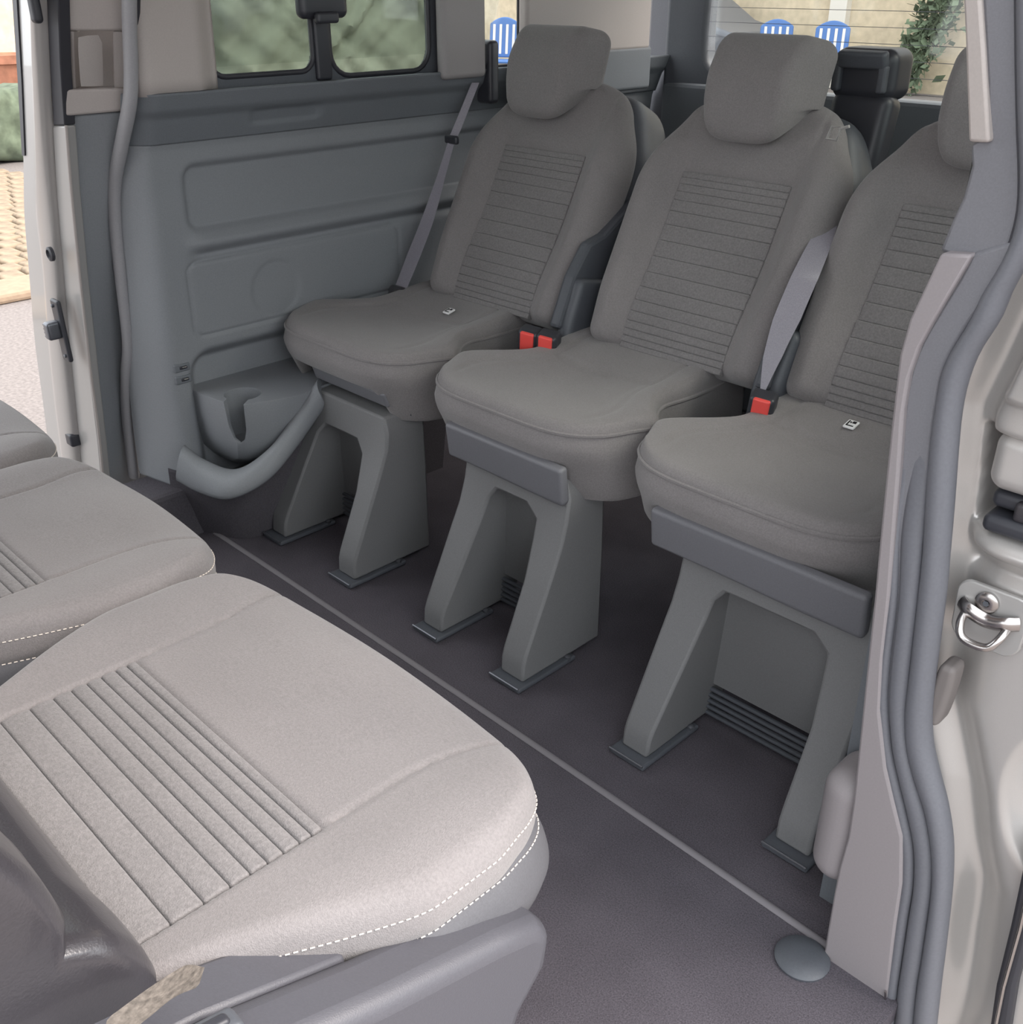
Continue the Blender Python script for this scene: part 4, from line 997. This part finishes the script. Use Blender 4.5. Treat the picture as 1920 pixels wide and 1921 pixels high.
V, F = box(-6.35, -6.0, -6, 9, gz, gz + 0.06); kb_ = obj('kerb', V, F, M['kerb'], street, smooth=False, bevel=0.02)
V, F = rbox(0.20, 0.14, 0.06, 0.022, (1, 1, 1), 2)
cb = obj('cobblestone', V, F, M['cobble'], street); cb.location = (-6.5, 1.4, gz + 0.01)
for i in range(19):
    for j in range(15):
        if i == 0 and j == 0: continue
        c_ = cb.copy(); COL.objects.link(c_); c_.parent = street
        c_.location = (-6.5 - i * 0.215, 1.4 + j * 0.155 + (0.07 if i % 2 else 0), gz + 0.01 + random.uniform(-.008, .008)); c_.rotation_euler = (random.uniform(-.04, .04), random.uniform(-.04, .04), random.uniform(-.15, .15))
# low hedge wall past the cobbles
def bumpy(x0, x1, y0, y1, z0, z1, n, amp, seed):
    V, F = rbox(x1 - x0, y1 - y0, z1 - z0, min(x1 - x0, z1 - z0) * .2, n, 3)
    rs = np.random.RandomState(seed)
    ph = rs.rand(12, 3) * 12; V2 = V.copy()
    for k in range(12):
        fr = 3 + 3 * k
        V2 += amp / (1 + .4 * k) * np.stack([np.sin(V[:, 1] * fr * .7 + ph[k, 0]) * np.cos(V[:, 2] * fr + ph[k, 1]), np.sin(V[:, 0] * fr + ph[k, 2]) * .5, np.sin(V[:, 1] * fr + ph[k, 0]) * .4], 1)
    return V2 + [(x0 + x1) / 2, (y0 + y1) / 2, (z0 + z1) / 2], F
V, F = bumpy(-11.6, -10.9, 1.0, 5.2, gz, 0.12, (6, 60, 14), 0.03, 1)
tag(obj('low_hedge', V, F, M['hedge_low']), 'low grey-green hedge past the cobbles, seen at the left frame edge', 'hedge')
V, F = bumpy(-10.5, -9.5, 5.4, 8.5, gz, 2.8, (8, 60, 50), 0.05, 2)
tag(obj('tall_hedge', V, F, M['hedge']), 'tall dark green hedge seen through the tinted side window', 'hedge')
V, F = bumpy(-9.2, -8.9, 6.1, 6.9, gz, 0.05, (4, 30, 14), 0.05, 3)
tag(obj('dry_grass', V, F, mat('straw', rgb(196, 182, 120), 1.0, grain=.4, gscale=12)), 'clump of yellow dry grass at the foot of the tall hedge', 'grass', kind='stuff')
# pale house and terracotta tub at the far left
V, F = box(-19, -18.6, 3.0, 12, gz, 4.5); tag(obj('garden_wall', V, F, M['render'], smooth=False), 'pale rendered wall beyond the low hedge, top left corner', 'wall')
V, F = lathe([(0.22, 0), (0.30, 0.75), (0.33, 0.76), (0.33, 0.85), (0.28, 0.85), (0.26, 0.8)], 20, (-13.2, 4.85, gz)); tag(obj('plant_tub', V, F, M['brickred']), 'terracotta tub in front of the pale wall at top left', 'plant pot')

# behind the tailgate window
V, F = box(-30, 6, 16.8, 17.2, gz, 7); hs = tag(obj('house_wall', V, F, M['render'], smooth=False), 'cream rendered house wall seen through the tailgate window', 'house')
V, F = box(-12.3, -11.6, 16.6, 16.8, gz, 6); obj('corner_pilaster', V, F, M['white_paint'], hs, smooth=False)
V, F = box(-9.5, -9.2, 16.65, 16.8, gz, 6); obj('drain_pipe', V, F, M['white_paint'], hs, smooth=False)
def car_far(x, y):
    r = empty('parked_car', (x, y, gz), 'dark parked car seen low through the tailgate window', 'car')
    prof = [(-2.0, .35), (-2.05, .8), (-1.3, .95), (-0.7, 1.38), (0.7, 1.42), (1.4, 1.0), (2.05, .85), (2.0, .35)]
    V, F = prism([(p[0], 0, p[1]) for p in prof], (0, 1.6, 0)); obj('body', V, F, M['car_dark'], r, bevel=0.08, segs=3)
    V, F = prism([(p[0], -0.01, p[1]) for p in [(-1.1, .98), (-0.62, 1.32), (0.62, 1.35), (1.15, 1.02)]], (0, 0.02, 0)); obj('side_window', V, F, M['plastic_black'], r, smooth=False)
    for wx in (-1.3, 1.3):
        V, F = lathe([(0.20, -0.1), (0.32, -0.08), (0.32, 0.08), (0.2, 0.1)], 20); V = rotx(V, math.radians(90)) + [wx, 0.06, 0.32]; obj('wheel', V, F, M['rubber_black'], r)
    return r
car_far(-11.95, 14.6)
def deck_chair(x, y, rz, label):
    r = empty('garden_chair', (x, y, gz), label, 'chair', 'blue garden chairs behind the van')
    V, F = rbox(0.50, 0.04, 0.50, 0.018, (8, 1, 10), 3)
    V[:, 2] += 0.10 * (1 - (V[:, 0] / .25) ** 2) * (V[:, 2] > 0.1)
    obj('backrest', rotx(V, -0.15) + [0, 0.25, 0.71], F, M['blue'], r)
    for k in range(4):
        V, F = box(-0.19 + k * .11, -0.15 + k * .11, 0.0, 0.006, -.20, .24); V = rotx(V + [0, -0.027, 0], -0.15) + [0, 0.25, 0.71]
        obj('stripe', V, F, M['white_paint'], r, smooth=False)
    V, F = rbox(0.50, 0.48, 0.04, 0.018, (6, 6, 1), 3); obj('seat', V + [0, 0, 0.42], F, M['blue'], r)
    for sx in (-.22, .22):
        for sy in (-.2, .2):
            V, F = sweep([(sx, sy, 0), (sx * .95, sy * .95, 0.42)], 0.018, 0.018, (1, 0, 0), 8); obj('leg', V, F, M['blue'], r)
    r.rotation_euler = (0, 0, rz)
    return r
deck_chair(-9.39, 15.0, 0.6, 'blue garden chair left of the ivy, nearer the parked car')
deck_chair(-8.46, 15.0, 0.5, 'blue garden chair nearest the ivy, right of its twin')
deck_chair(-13.0, 12.6, 0.5, 'blue garden chair seen in the slit of quarter window')
# ivy hanging on the house wall
rs = np.random.RandomState(9); Vs = []; Fs = []
for k in range(5200):
    t_ = rs.rand(); z0 = gz + 5.5 * t_
    xx = -7.85 + 0.35 * math.sin(z0 * 1.3) + rs.randn() * 0.16 + 0.3 * t_
    p = np.array([xx, 16.3 + rs.rand() * .15, z0]); a = rs.randn(3) * .05; b_ = rs.randn(3) * .05
    n0 = len(Vs); Vs += [p, p + a, p + a + b_, p + b_]; Fs.append((n0, n0 + 1, n0 + 2, n0 + 3))
iv = tag(obj('ivy', Vs, Fs, M['ivy'], smooth=False), 'strand of green ivy climbing the cream house wall', 'ivy', kind='stuff')
